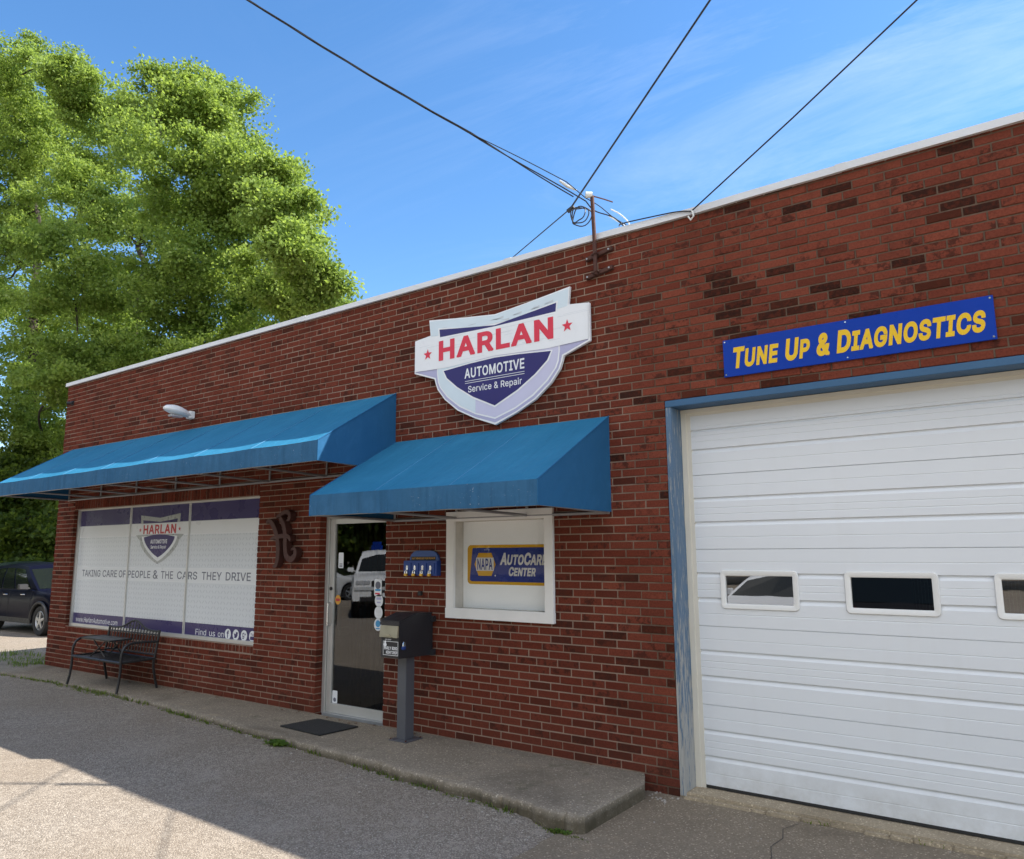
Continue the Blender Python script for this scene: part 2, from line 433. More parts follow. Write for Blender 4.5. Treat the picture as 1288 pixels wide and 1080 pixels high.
# ------------------------------------------------------------------ object helpers
ORG = {}
def thing(name, label, cat, loc=(0, 0, 0), group=None, rotz=0.0):
    o = bpy.data.objects.new(name, None); C.objects.link(o)
    o.location = loc; o.rotation_euler = (0, 0, rotz); o.empty_display_size = .2
    o['label'] = label; o['category'] = cat
    if group: o['group'] = group
    ORG[o] = Vector(loc)
    return o
def tag(o, label, cat, group=None):
    o['label'] = label; o['category'] = cat
    if group: o['group'] = group
    return o

class MB:
    def __init__(s): s.v = []; s.f = []; s.mi = []; s.fa = {}
    def add(s, vs, fs, mi=0):
        b = len(s.v); s.v += [tuple(q) for q in vs]
        for f in fs: s.f.append([b+i for i in f]); s.mi.append(mi)
        return s
    def box(s, x0, x1, y0, y1, z0, z1, mi=0):
        return s.add([(x0,y0,z0),(x1,y0,z0),(x1,y1,z0),(x0,y1,z0),(x0,y0,z1),(x1,y0,z1),(x1,y1,z1),(x0,y1,z1)],
                     [(3,2,1,0),(4,5,6,7),(0,1,5,4),(1,2,6,5),(2,3,7,6),(3,0,4,7)], mi)
    def hexa(s, p, mi=0):   # 8 points like box
        return s.add(p, [(3,2,1,0),(4,5,6,7),(0,1,5,4),(1,2,6,5),(2,3,7,6),(3,0,4,7)], mi)
    def prism(s, poly, y0, y1, mi=0):      # poly of (x,z), front at y0
        n = len(poly)
        a = sum(poly[i][0]*poly[(i+1)%n][1]-poly[(i+1)%n][0]*poly[i][1] for i in range(n))
        if a < 0: poly = poly[::-1]
        vs = [(x, y0, z) for x, z in poly] + [(x, y1, z) for x, z in poly]
        fs = [tuple(range(n)), tuple(range(2*n-1, n-1, -1))]
        fs += [(i, n+i, n+(i+1)%n, (i+1)%n) for i in range(n)]
        return s.add(vs, fs, mi)
    def tube(s, pts, r, n=8, mi=0, cap=True):
        pts = [Vector(p) for p in pts]; rr = r if isinstance(r, (list, tuple)) else [r]*len(pts)
        vs = []; fs = []; prev = None
        for i, p in enumerate(pts):
            t = (pts[min(i+1, len(pts)-1)] - pts[max(i-1, 0)]).normalized()
            if prev is None:
                a = Vector((0, 0, 1)) if abs(t.z) < .9 else Vector((1, 0, 0))
                u = t.cross(a).normalized()
            else:
                u = (prev - t*prev.dot(t)).normalized()
            prev = u; v = t.cross(u)
            for k in range(n):
                an = 2*math.pi*(k+.5)/n
                vs.append(p + (u*math.cos(an) + v*math.sin(an))*rr[i])
        for i in range(len(pts)-1):
            for k in range(n):
                fs.append((i*n+k, i*n+(k+1)%n, (i+1)*n+(k+1)%n, (i+1)*n+k))
        if cap: fs += [tuple(range(n-1, -1, -1)), tuple((len(pts)-1)*n+k for k in range(n))]
        return s.add(vs, fs, mi)
    def cyl(s, p0, p1, r, n=16, mi=0): return s.tube([p0, p1], r, n, mi)
    def build(s, name, mats, parent=None, smooth=False, bevel=0, recalc=True):
        me = bpy.data.meshes.new(name)
        org = ORG.get(parent, Vector((0, 0, 0))) if parent else Vector((0, 0, 0))
        me.from_pydata([(x-org.x, y-org.y, z-org.z) for x, y, z in s.v], [], s.f)
        if not isinstance(mats, (list, tuple)): mats = [mats]
        for m in mats: me.materials.append(m)
        if len(mats) > 1: me.polygons.foreach_set('material_index', s.mi)
        if recalc or bevel:
            bm = bmesh.new(); bm.from_mesh(me)
            if recalc: bmesh.ops.recalc_face_normals(bm, faces=bm.faces)
            if bevel:
                es = [e for e in bm.edges if len(e.link_faces) == 2 and e.calc_face_angle(0) > .6]
                bmesh.ops.bevel(bm, geom=es, offset=bevel, segments=2, affect='EDGES', clamp_overlap=True)
            bm.to_mesh(me); bm.free()
        if smooth:
            me.polygons.foreach_set('use_smooth', [True]*len(me.polygons))
            me.set_sharp_from_angle(angle=math.radians(38))
        for k, vals in s.fa.items():
            at = me.attributes.new(k, 'FLOAT', 'FACE'); at.data.foreach_set('value', vals)
        me.update()
        o = bpy.data.objects.new(name, me); C.objects.link(o)
        if parent: o.parent = parent; ORG[o] = org
        return o

def struct(o): o['kind'] = 'structure'; return o
def stuff(o): o['kind'] = 'stuff'; return o

# letter outlines: advance, then closed contours in thousandths of the letter height unit
GLYPHS = {"A":[480,[[16,0,201,509,276,509,463,0,395,0,287,302,264,372,232,478,245,478,213,371,191,302,85,0],[110,142,110,199,370,199,370,142]]],"B":[456,[[60,0,60,509,241,509,266,508,289,504,310,499,329,491,345,481,359,469,371,456,381,442,388,426,394,410,397,392,398,374,397,358,395,344,392,331,387,320,380,310,373,301,365,293,356,286,347,280,336,275,326,270,315,267,315,262,327,261,339,257,351,252,363,245,374,237,385,227,394,216,402,203,409,189,414,173,417,155,418,136,417,117,413,100,408,83,400,67,390,52,377,39,362,28,344,18,324,10,301,4,275,1,247,0],[125,57,245,57,272,58,296,63,315,70,330,80,341,92,349,105,354,120,355,137,355,149,352,161,348,173,342,184,335,194,327,203,317,211,306,218,293,224,279,228,264,230,248,231,125,231],[125,285,238,285,252,286,265,288,277,291,288,296,299,302,308,309,316,317,323,326,329,337,333,348,335,359,336,372,334,388,330,403,323,417,313,429,299,439,283,446,263,450,240,452,125,452]]],"C":[510,[[267,-7,235,-5,205,1,177,11,150,25,126,42,104,63,86,88,70,115,57,146,48,179,42,215,40,254,42,293,48,329,57,362,70,393,86,421,104,445,126,466,150,484,177,498,205,508,235,514,267,516,286,515,305,513,323,509,340,504,357,498,373,490,388,481,402,471,415,460,427,447,438,433,448,418,456,402,463,385,469,367,473,348,408,348,405,361,401,373,395,384,389,395,382,404,375,413,366,421,357,428,348,435,337,440,327,445,315,449,304,452,292,454,280,455,267,456,245,454,223,450,203,443,184,432,166,419,150,403,137,385,125,364,116,340,109,314,105,285,103,254,105,223,109,194,116,168,125,145,137,123,151,105,166,89,184,76,203,66,223,59,245,54,267,53,280,53,292,55,304,57,315,60,327,64,337,69,348,74,357,81,366,88,375,96,382,105,389,114,395,125,401,136,405,148,408,160,473,160,469,142,463,124,457,107,448,91,438,76,428,62,416,49,402,38,388,28,373,19,357,11,341,5,323,0,305,-4,286,-6]]],"D":[502,[[219,0,96,0,96,57,215,57,244,58,272,63,296,70,318,81,337,94,354,110,368,128,379,149,388,172,394,198,398,226,399,255,398,285,394,312,388,337,379,361,368,381,354,399,338,415,320,428,299,438,275,446,249,450,221,452,93,452,93,509,225,509,261,507,294,501,325,492,353,478,377,461,399,441,418,418,433,391,446,361,455,329,460,293,462,255,460,217,455,181,446,149,433,119,417,92,398,68,376,48,351,31,322,17,291,8,256,2],[125,509,125,0,60,0,60,509]]],"E":[419,[[60,0,60,509,372,509,372,452,125,452,125,286,355,286,355,229,125,229,125,57,375,57,375,0]]],"F":[410,[[60,0,60,509,369,509,369,452,125,452,125,278,346,278,346,221,125,221,125,0]]],"G":[520,[[269,-7,236,-5,205,1,176,11,149,25,125,43,104,64,85,88,69,116,57,146,47,179,42,215,40,254,42,293,47,329,57,362,69,393,85,421,103,445,125,466,149,484,175,498,203,508,233,514,265,516,285,515,304,513,322,509,340,504,358,497,374,489,389,480,403,469,416,458,429,445,439,431,449,416,458,401,465,384,470,367,474,349,408,349,404,361,399,372,393,383,387,393,380,403,373,411,365,420,356,427,347,434,337,439,326,444,315,448,304,452,291,454,279,455,265,456,243,454,222,450,202,443,183,432,166,419,150,404,137,385,125,364,116,340,109,314,105,285,103,254,105,223,109,194,116,168,125,145,137,124,151,105,166,90,184,76,203,66,224,59,246,54,269,53,290,54,309,57,328,63,345,71,360,81,374,93,386,107,396,123,404,141,410,160,414,180,415,202,434,199,283,199,283,256,478,256,478,200,476,170,471,141,463,115,451,91,436,69,419,50,399,33,377,19,352,8,326,0,298,-5]]],"H":[517,[[60,0,60,509,125,509,125,289,392,289,392,509,457,509,457,0,392,0,392,232,125,232,125,0]]],"I":[300,[[31,0,31,57,118,57,118,452,31,452,31,509,269,509,269,452,183,452,183,57,269,57,269,0]]],"K":[467,[[104,145,104,216,139,261,174,303,212,344,364,509,448,509,231,276],[60,0,60,509,125,509,125,334,124,225,125,193,125,0],[372,0,188,259,228,309,449,0]]],"L":[393,[[60,0,60,509,125,509,125,57,361,57,361,0]]],"M":[628,[[60,0,60,509,152,509,277,187,287,159,299,123,311,84,322,49,307,49,318,83,330,121,342,158,352,187,476,509,568,509,568,0,504,0,504,291,504,327,505,369,506,413,507,457,513,457,498,409,482,363,467,322,456,291,342,0,286,0,170,291,159,321,145,361,129,408,112,457,119,457,120,416,121,372,122,328,122,291,122,0]]],"N":[523,[[60,0,60,509,136,509,343,183,363,151,388,107,414,55,405,54,401,108,399,157,399,195,399,509,463,509,463,0,387,0,202,290,177,331,148,381,108,452,119,454,122,384,124,328,125,291,125,0]]],"O":[533,[[267,-7,235,-5,205,1,177,11,150,25,126,42,105,63,86,88,70,115,57,146,48,179,42,215,40,254,42,293,48,329,57,362,70,393,86,421,105,445,126,466,150,484,177,498,205,508,235,514,267,516,299,514,329,508,357,498,384,484,408,466,429,445,448,421,464,393,477,362,486,329,491,293,493,254,491,215,486,179,477,146,464,115,448,88,429,63,408,42,384,25,357,11,329,1,299,-5],[267,53,289,54,310,59,330,66,349,76,367,89,383,105,396,123,408,144,418,168,425,194,429,223,430,254,429,286,425,314,418,341,408,365,396,386,383,404,367,420,349,433,330,443,310,450,289,454,267,456,245,454,223,450,203,443,184,433,167,420,151,404,137,385,125,364,116,340,109,314,105,285,103,254,105,223,109,194,116,168,125,144,137,123,151,105,167,89,184,76,203,66,223,59,245,54]]],"P":[445,[[60,0,60,509,235,509,263,507,289,503,312,497,332,487,350,476,366,462,379,447,390,430,398,411,404,391,407,370,409,348,407,325,404,304,398,284,390,265,379,248,366,233,350,219,332,207,312,198,289,191,263,187,235,186,109,186,109,242,233,242,252,243,269,246,284,250,297,256,308,264,318,272,327,282,333,294,338,306,342,319,344,333,344,348,344,362,342,376,338,389,333,402,326,413,318,423,308,431,297,439,284,444,268,449,251,451,232,452,125,452,125,0]]],"R":[449,[[60,0,60,509,236,509,264,507,290,504,313,497,333,489,351,478,367,465,380,450,390,433,399,415,405,395,408,374,409,352,408,330,405,309,399,290,390,271,380,255,367,240,351,228,333,217,312,209,289,203,264,199,236,198,96,198,96,255,234,255,252,256,269,258,284,262,298,267,309,273,319,281,327,290,334,300,339,312,342,324,344,338,345,352,344,367,342,380,339,393,334,405,327,415,319,425,309,433,298,440,284,445,269,449,252,451,233,452,125,452,125,0],[353,0,230,229,303,229,428,0]]],"S":[447,[[224,-9,197,-8,172,-4,149,1,128,9,108,19,91,31,76,45,64,60,54,77,46,96,41,115,38,137,104,137,107,123,110,110,116,98,123,88,132,79,142,71,154,64,166,59,180,55,194,52,209,50,224,49,241,50,257,52,272,55,286,60,299,66,311,74,321,82,329,92,336,102,341,114,345,126,346,139,345,151,342,161,338,171,332,179,325,186,316,193,307,199,296,205,245,222,184,239,154,249,128,260,105,274,86,289,71,307,60,326,54,348,52,372,53,393,58,413,65,431,75,448,87,463,102,476,119,488,138,498,158,506,180,511,203,514,227,516,252,514,275,511,296,505,316,498,334,488,351,476,365,463,377,449,387,433,394,415,399,397,401,378,337,378,334,396,326,412,316,426,302,437,286,447,267,453,247,457,225,459,209,458,194,456,180,452,167,448,156,442,145,435,136,427,129,418,123,409,118,398,116,387,115,376,116,363,119,352,124,342,131,334,139,326,148,319,158,313,169,308,212,293,264,279,312,264,324,258,336,252,347,245,359,238,369,229,379,220,387,209,395,198,401,185,405,171,407,155,408,139,407,118,403,99,396,81,386,64,374,48,360,34,343,21,323,11,302,2,278,-4,252,-8]]],"T":[449,[[32,452,32,509,417,509,417,452,257,452,257,0,193,0,193,452]]],"U":[517,[[259,-8,230,-7,203,-2,177,5,154,15,133,28,114,43,98,60,85,80,74,101,66,124,62,148,60,173,60,509,124,509,124,178,125,160,128,144,133,128,141,113,150,99,160,87,173,77,187,68,203,61,220,56,239,53,259,52,279,53,298,56,315,61,331,68,345,77,357,87,368,99,377,113,384,128,389,144,392,160,393,178,393,509,457,509,457,173,456,148,451,124,443,101,433,80,419,60,403,43,384,28,363,15,340,5,315,-2,288,-7]]],"V":[480,[[204,0,16,509,84,509,192,206,215,137,248,31,235,31,267,138,290,206,395,509,463,509,278,0]]],"W":[686,[[155,0,16,509,82,509,163,196,175,145,187,94,197,40,189,40,200,94,211,145,224,196,306,509,380,509,462,196,474,145,486,94,497,40,488,40,499,94,510,145,523,196,603,509,670,509,530,0,455,0,368,323,351,391,336,475,350,475,335,395,318,323,230,0]]],"Y":[472,[[203,0,203,208,16,509,91,509,192,344,222,292,250,230,224,230,251,293,280,344,381,509,455,509,268,208,268,0]]],"a":[389,[[160,-9,142,-8,126,-5,110,-1,94,5,80,12,68,22,57,32,48,45,40,58,35,73,31,90,30,108,31,123,34,138,38,150,43,161,50,171,58,179,67,187,78,193,89,199,100,203,112,207,125,211,178,220,234,227,265,235,276,255,275,268,273,279,271,288,267,297,262,304,256,311,248,317,240,322,230,326,220,329,208,330,196,331,183,330,171,329,159,326,149,322,118,301,100,274,41,291,48,308,57,322,67,335,79,346,91,355,104,364,118,370,133,375,148,379,163,382,179,384,194,384,239,379,251,376,263,372,275,367,286,360,296,353,306,343,315,333,322,320,329,306,333,290,336,272,337,251,337,0,277,0,277,52,272,52,252,25,244,18,236,12,226,6,215,1,203,-3,190,-6,176,-8],[170,45,187,46,202,49,216,53,228,59,239,66,248,74,257,83,263,93,269,104,272,115,275,126,276,138,276,190,259,182,231,176,200,171,175,168,134,159,125,155,117,150,110,145,103,139,98,132,95,124,93,115,92,105,92,95,94,87,98,79,102,72,107,66,114,61,121,56,130,52,139,49,149,47,159,46]]],"c":[396,[[207,-8,182,-7,159,-2,137,6,117,16,98,30,82,46,68,64,56,85,46,108,40,133,36,159,34,187,36,216,40,243,46,268,56,291,68,312,82,330,98,346,117,360,137,371,159,378,182,383,207,384,221,384,234,383,247,380,260,377,272,373,284,368,295,362,305,356,315,349,324,341,332,332,340,322,347,312,353,301,358,289,362,277,303,262,290,289,270,311,242,325,207,330,189,329,173,325,158,319,145,310,134,300,124,287,115,274,108,258,103,242,99,224,97,206,96,187,97,169,99,151,103,134,108,117,115,102,124,89,134,76,145,66,158,57,173,51,189,48,207,46,243,52,271,66,292,89,304,117,363,102,359,90,354,78,348,67,341,56,334,46,325,37,316,29,306,21,296,15,285,9,273,4,261,-1,248,-4,235,-6,221,-8]]],"d":[424,[[195,-8,172,-7,151,-2,130,5,111,16,94,29,79,45,66,64,55,84,46,108,39,133,35,160,34,189,35,218,39,245,46,270,55,293,66,313,79,332,95,347,112,361,131,371,151,378,173,383,196,384,213,384,228,381,241,378,253,373,263,367,272,360,280,353,287,346,306,319,311,319,311,509,372,509,372,0,313,0,313,59,307,59,287,31,280,24,272,17,263,10,252,4,241,-1,227,-5,212,-7],[205,47,221,48,236,51,250,57,263,65,274,75,284,86,293,100,299,115,305,132,309,150,311,169,312,189,311,210,309,229,305,247,300,263,293,278,284,291,275,302,263,312,251,320,237,325,221,329,205,330,187,329,172,325,157,319,145,311,133,301,124,290,115,276,108,261,103,245,99,227,97,209,96,189,97,170,99,151,103,133,109,117,115,101,124,88,134,76,145,66,158,57,172,51,188,48]]],"e":[404,[[212,-8,185,-7,161,-2,138,6,117,16,98,30,82,46,68,64,56,85,46,108,40,132,35,159,34,187,35,215,39,242,46,267,55,290,67,311,81,329,97,346,115,359,135,370,157,378,180,383,205,384,221,384,236,382,251,379,266,374,280,368,294,361,307,351,319,341,331,329,341,315,350,299,357,282,363,263,368,242,370,219,371,194,371,169,75,169,75,221,338,221,310,202,309,220,307,237,303,254,298,269,291,282,283,294,273,305,263,314,250,321,237,326,222,329,205,330,189,329,173,326,159,321,146,313,135,304,125,294,116,282,109,270,103,256,99,241,97,226,96,211,96,178,97,157,100,139,104,122,110,106,118,92,128,80,139,70,151,61,165,55,179,50,195,47,212,46,224,47,234,48,244,50,254,53,263,56,271,61,278,66,285,73,292,80,297,88,302,96,306,105,365,91,360,77,353,63,345,51,335,39,324,29,311,19,298,11,283,4,266,-1,249,-5,231,-7]]],"f":[254,[[228,379,228,327,6,327,6,379],[81,0,81,432,82,447,84,461,89,474,96,486,104,496,113,505,124,513,135,519,148,524,161,527,174,529,187,530,222,527,243,521,227,468,215,472,195,474,182,473,171,470,162,466,154,460,149,452,145,443,142,431,142,419,142,0]]],"g":[425,[[207,-151,187,-150,168,-148,150,-144,134,-140,119,-134,105,-127,93,-119,82,-110,73,-101,64,-91,57,-80,51,-69,101,-41,122,-66,128,-72,136,-78,145,-83,154,-88,165,-92,178,-95,192,-97,207,-97,229,-96,249,-92,267,-85,282,-75,295,-62,304,-47,310,-28,311,-6,311,68,306,68,287,41,280,34,272,28,263,21,252,16,241,11,227,8,212,5,195,5,173,6,152,10,132,17,113,27,95,39,80,53,67,71,55,90,46,112,39,136,35,163,34,191,35,220,39,246,46,271,55,293,66,314,80,332,95,347,112,361,131,371,152,378,173,383,196,384,213,384,228,382,242,378,253,373,264,367,273,360,281,353,288,346,308,319,313,319,313,379,372,379,372,-9,371,-32,367,-54,360,-73,350,-90,338,-104,324,-117,308,-127,291,-136,271,-142,251,-147,229,-150],[205,59,222,60,237,63,251,68,264,75,275,84,285,95,293,107,300,121,305,137,309,154,312,172,312,193,312,212,309,231,305,248,300,264,293,278,285,291,275,303,264,312,251,320,237,325,222,329,205,330,188,329,172,325,158,320,145,312,134,302,124,290,115,277,109,262,103,246,99,229,97,212,96,193,97,173,99,155,103,138,109,123,116,108,124,96,134,85,145,76,158,68,172,63,188,60]]],"h":[410,[[114,227,114,0,53,0,53,509,114,509,114,287,102,287,112,312,124,332,137,349,152,362,169,372,187,379,207,383,227,384,246,383,264,380,280,376,295,369,309,360,321,349,332,336,341,321,348,304,353,285,356,264,357,240,357,0,296,0,296,235,295,256,290,275,283,291,273,304,260,315,246,323,229,328,210,329,197,328,184,326,172,322,161,317,150,311,141,303,133,293,126,283,121,271,117,257,114,243]]],"i":[167,[[53,0,53,379,114,379,114,0],[84,443,75,444,67,446,60,449,54,455,48,461,44,468,42,475,41,483,42,491,44,499,48,506,54,512,60,517,67,521,75,523,84,524,92,523,100,521,107,517,114,512,119,506,123,499,126,491,126,483,126,475,123,468,119,461,114,455,107,449,100,446,92,444]]],"l":[189,[[139,-2,119,-1,101,3,86,10,74,20,65,33,58,47,54,65,53,84,53,509,114,509,114,99,114,87,115,77,117,68,120,62,124,58,130,54,137,53,146,52,160,53,170,54,181,3,162,-1]]],"m":[610,[[53,0,53,379,112,379,112,295,108,295,112,310,118,323,125,335,132,346,141,355,151,363,161,370,172,376,183,380,195,384,207,386,219,386,239,385,257,380,273,372,287,361,299,347,309,331,316,314,321,295,312,295,317,308,322,321,329,332,337,343,347,353,357,361,368,369,381,375,394,380,407,383,422,385,437,386,453,385,468,383,483,378,497,372,510,364,522,354,532,342,541,328,548,313,553,296,556,276,557,255,557,0,496,0,496,254,494,273,490,289,483,302,473,313,460,321,447,326,433,329,419,330,406,330,395,328,384,324,374,320,365,314,358,307,351,299,345,290,341,280,338,270,336,259,335,247,335,0,274,0,274,260,273,275,269,288,262,301,253,311,242,320,229,326,215,329,199,330,188,330,178,328,168,325,158,320,148,314,140,307,132,299,126,289,121,278,117,266,114,253,114,238,114,0]]],"n":[410,[[114,227,114,0,53,0,53,379,112,379,112,287,102,287,112,312,124,332,137,349,152,362,169,372,187,379,207,383,227,384,246,383,264,380,280,376,295,369,309,360,321,349,332,336,341,321,348,304,353,285,356,264,357,240,357,0,296,0,296,235,295,256,290,275,283,291,273,304,260,315,246,323,229,328,210,329,197,328,184,326,172,322,161,317,150,311,141,303,133,293,126,283,121,271,117,257,114,243]]],"o":[415,[[207,-8,182,-7,159,-2,137,6,117,16,98,30,82,46,68,64,56,85,46,108,40,133,36,159,34,187,36,216,40,243,46,268,56,291,68,312,82,330,98,346,117,360,137,371,159,378,182,383,207,384,233,383,256,378,278,371,299,360,317,346,333,330,347,312,359,291,369,268,376,243,380,216,381,187,380,159,376,133,369,108,359,85,347,64,333,46,317,30,299,16,278,6,256,-2,233,-7],[207,46,226,48,242,51,257,57,270,66,282,76,292,89,300,102,307,117,312,134,316,151,318,169,319,187,318,206,316,224,312,242,307,258,300,274,292,287,282,300,270,310,257,319,242,325,226,329,207,330,189,329,173,325,158,319,145,310,134,300,124,287,115,274,108,258,103,242,99,224,97,206,96,187,97,169,99,151,103,134,108,117,115,102,124,89,134,76,145,66,158,57,173,51,189,48]]],"p":[424,[[53,-143,53,379,112,379,112,319,118,319,137,346,144,353,152,360,161,367,171,373,183,378,197,381,212,384,229,384,252,383,274,378,294,371,313,361,330,347,345,332,359,313,370,293,379,270,385,245,389,218,390,189,389,160,385,133,379,108,370,84,359,64,346,45,330,29,313,16,294,5,274,-2,252,-7,229,-8,213,-7,198,-5,184,-1,173,4,162,10,153,17,145,24,138,31,118,59,114,59,114,-143],[220,47,237,48,253,51,267,57,279,66,291,76,301,88,309,101,316,117,321,133,325,151,327,170,328,189,327,209,325,227,321,245,316,261,309,276,301,290,291,301,280,311,267,319,253,325,237,329,220,330,203,329,188,325,174,320,161,312,150,302,140,291,132,278,125,263,120,247,116,229,113,210,113,189,113,169,116,150,120,132,125,115,132,100,140,86,150,75,162,65,174,57,188,51,204,48]]],"r":[259,[[53,0,53,379,112,379,112,321,122,335,130,347,140,358,152,367,166,375,181,380,196,384,213,385,229,384,243,384,243,322,230,324,207,326,194,325,182,323,170,319,159,315,149,309,140,301,132,293,126,284,121,273,117,262,114,250,114,237,114,0]]],"s":[365,[[182,-8,163,-7,145,-5,128,-2,112,3,98,10,84,18,72,27,62,38,53,50,45,63,40,78,36,94,94,107,99,92,105,79,114,69,124,60,136,54,150,49,165,46,181,45,200,46,217,50,232,55,244,62,255,71,262,81,267,91,268,103,267,112,265,121,260,129,254,136,246,142,237,147,225,151,212,155,149,170,125,177,104,186,87,196,72,208,61,222,53,237,48,255,47,274,48,290,51,305,57,319,65,332,75,343,87,354,100,363,115,370,131,377,149,381,167,384,187,384,206,384,223,381,239,378,254,372,267,366,279,358,290,349,299,339,307,328,314,316,319,303,324,290,268,277,264,288,258,298,251,307,243,316,232,323,219,328,205,331,187,333,171,332,156,329,143,324,131,317,121,308,114,299,110,289,109,277,110,267,112,258,117,250,124,243,133,237,144,232,157,227,172,223,229,209,254,202,275,194,292,183,306,171,317,158,325,142,330,125,331,107,330,90,326,75,321,61,312,47,302,35,290,24,276,15,260,6,242,0,223,-5,203,-7]]],"t":[227,[[204,379,204,327,6,327,6,379],[65,471,126,471,126,98,127,86,128,76,132,68,136,61,142,56,150,53,159,51,170,50,185,51,202,54,213,2,192,-3,168,-4,145,-3,125,2,107,10,92,21,80,35,72,52,67,71,65,93]]],"u":[410,[[182,-5,164,-4,146,-1,130,4,115,11,101,20,89,31,78,44,69,59,62,76,57,95,54,116,53,139,53,379,114,379,114,144,115,123,119,105,127,89,137,75,150,64,164,56,181,52,200,50,213,51,226,53,238,57,249,62,259,69,268,77,276,86,283,97,289,109,293,122,295,137,296,153,296,379,357,379,357,0,298,0,298,92,307,92,297,67,286,47,272,30,257,17,240,7,222,0,203,-4]]],"v":[389,[[163,0,17,379,84,379,165,155,187,87,206,21,184,21,203,87,224,155,305,379,371,379,226,0]]],"w":[567,[[138,0,23,379,87,379,133,214,154,137,175,41,165,41,186,135,206,214,252,379,316,379,362,214,382,136,402,41,391,41,413,135,434,214,480,379,545,379,429,0,368,0,319,172,305,225,291,280,277,338,291,338,277,280,263,225,248,172,199,0]]],"y":[389,[[47,-139,61,-86,71,-87,104,-89,111,-87,118,-84,124,-80,130,-74,136,-67,141,-58,146,-48,151,-36,163,-1,17,379,84,379,165,155,187,87,206,21,184,21,202,87,224,155,305,379,371,379,204,-58,198,-72,191,-85,184,-97,177,-107,168,-116,159,-124,150,-130,139,-136,128,-140,117,-143,104,-145,91,-145,65,-143]]],"&":[448,[[197,-7,173,-6,150,-2,129,4,110,12,93,22,78,34,65,47,54,62,45,78,39,96,35,114,34,133,35,149,37,163,42,177,47,189,55,201,63,213,73,224,85,235,140,279,216,335,237,352,255,375,262,405,261,417,258,427,253,437,245,445,237,452,226,457,215,460,201,461,168,453,145,431,142,424,139,416,137,408,137,399,137,389,139,380,142,372,145,363,169,327,204,284,438,0,364,0,171,231,121,293,111,306,102,319,94,331,87,344,82,357,78,370,76,384,75,398,76,415,79,430,84,445,91,458,99,470,109,481,121,491,134,499,149,505,165,510,182,513,200,513,218,513,235,510,251,505,266,499,279,491,290,482,300,471,308,459,315,447,320,433,323,419,324,404,323,393,322,382,319,372,315,362,310,352,305,342,299,333,291,325,256,293,154,217,140,206,128,195,118,185,110,174,104,164,100,154,98,143,97,131,98,119,100,108,104,97,109,87,116,78,124,70,133,63,143,57,154,53,166,49,179,47,193,46,208,47,223,50,237,54,251,59,265,66,278,75,290,84,301,95,312,108,321,121,329,136,336,151,342,168,346,186,348,205,349,224,408,224,407,201,405,180,401,161,397,144,391,128,385,115,378,103,371,92,345,62,333,47,320,34,305,23,289,14,271,7,252,1,234,-3,215,-6]]],".":[188,[[95,-4,86,-4,78,-1,70,3,63,9,57,16,53,24,50,32,50,41,50,50,53,59,57,66,63,73,70,79,78,83,86,86,95,87,104,86,113,83,121,79,128,73,134,66,138,59,140,50,141,41,140,32,138,24,134,16,128,9,121,3,113,-1,104,-4]]],"+":[453,[[198,34,198,364,255,364,255,34],[61,172,61,226,391,226,391,172]]],"/":[249,[[235,533,71,-76,14,-76,178,533]]],"2":[453,[[64,0,64,47,234,229,282,282,291,294,299,305,305,316,311,327,315,337,318,348,320,360,320,371,319,385,317,397,313,408,308,419,301,428,293,436,283,443,273,449,262,454,250,457,237,459,224,460,209,459,196,457,184,453,172,447,162,441,153,433,145,424,139,413,134,402,130,390,128,376,127,362,66,362,67,384,71,405,77,424,86,442,98,459,111,473,126,486,143,496,162,505,182,511,203,514,225,516,247,514,268,511,288,505,306,497,323,486,337,474,350,461,361,445,370,428,376,411,380,392,381,372,380,358,378,345,375,331,371,318,365,304,357,290,347,275,336,259,322,241,306,223,288,202,267,180,153,60,389,57,389,0]]],"4":[453,[[40,105,40,158,247,509,311,509,109,166,413,163,413,105],[282,0,282,121,282,146,282,318,343,318,343,0]]],"7":[453,[[97,0,323,448,62,452,62,509,391,509,391,449,165,0]]]}
from mathutils.geometry import delaunay_2d_cdt
_GC = {}
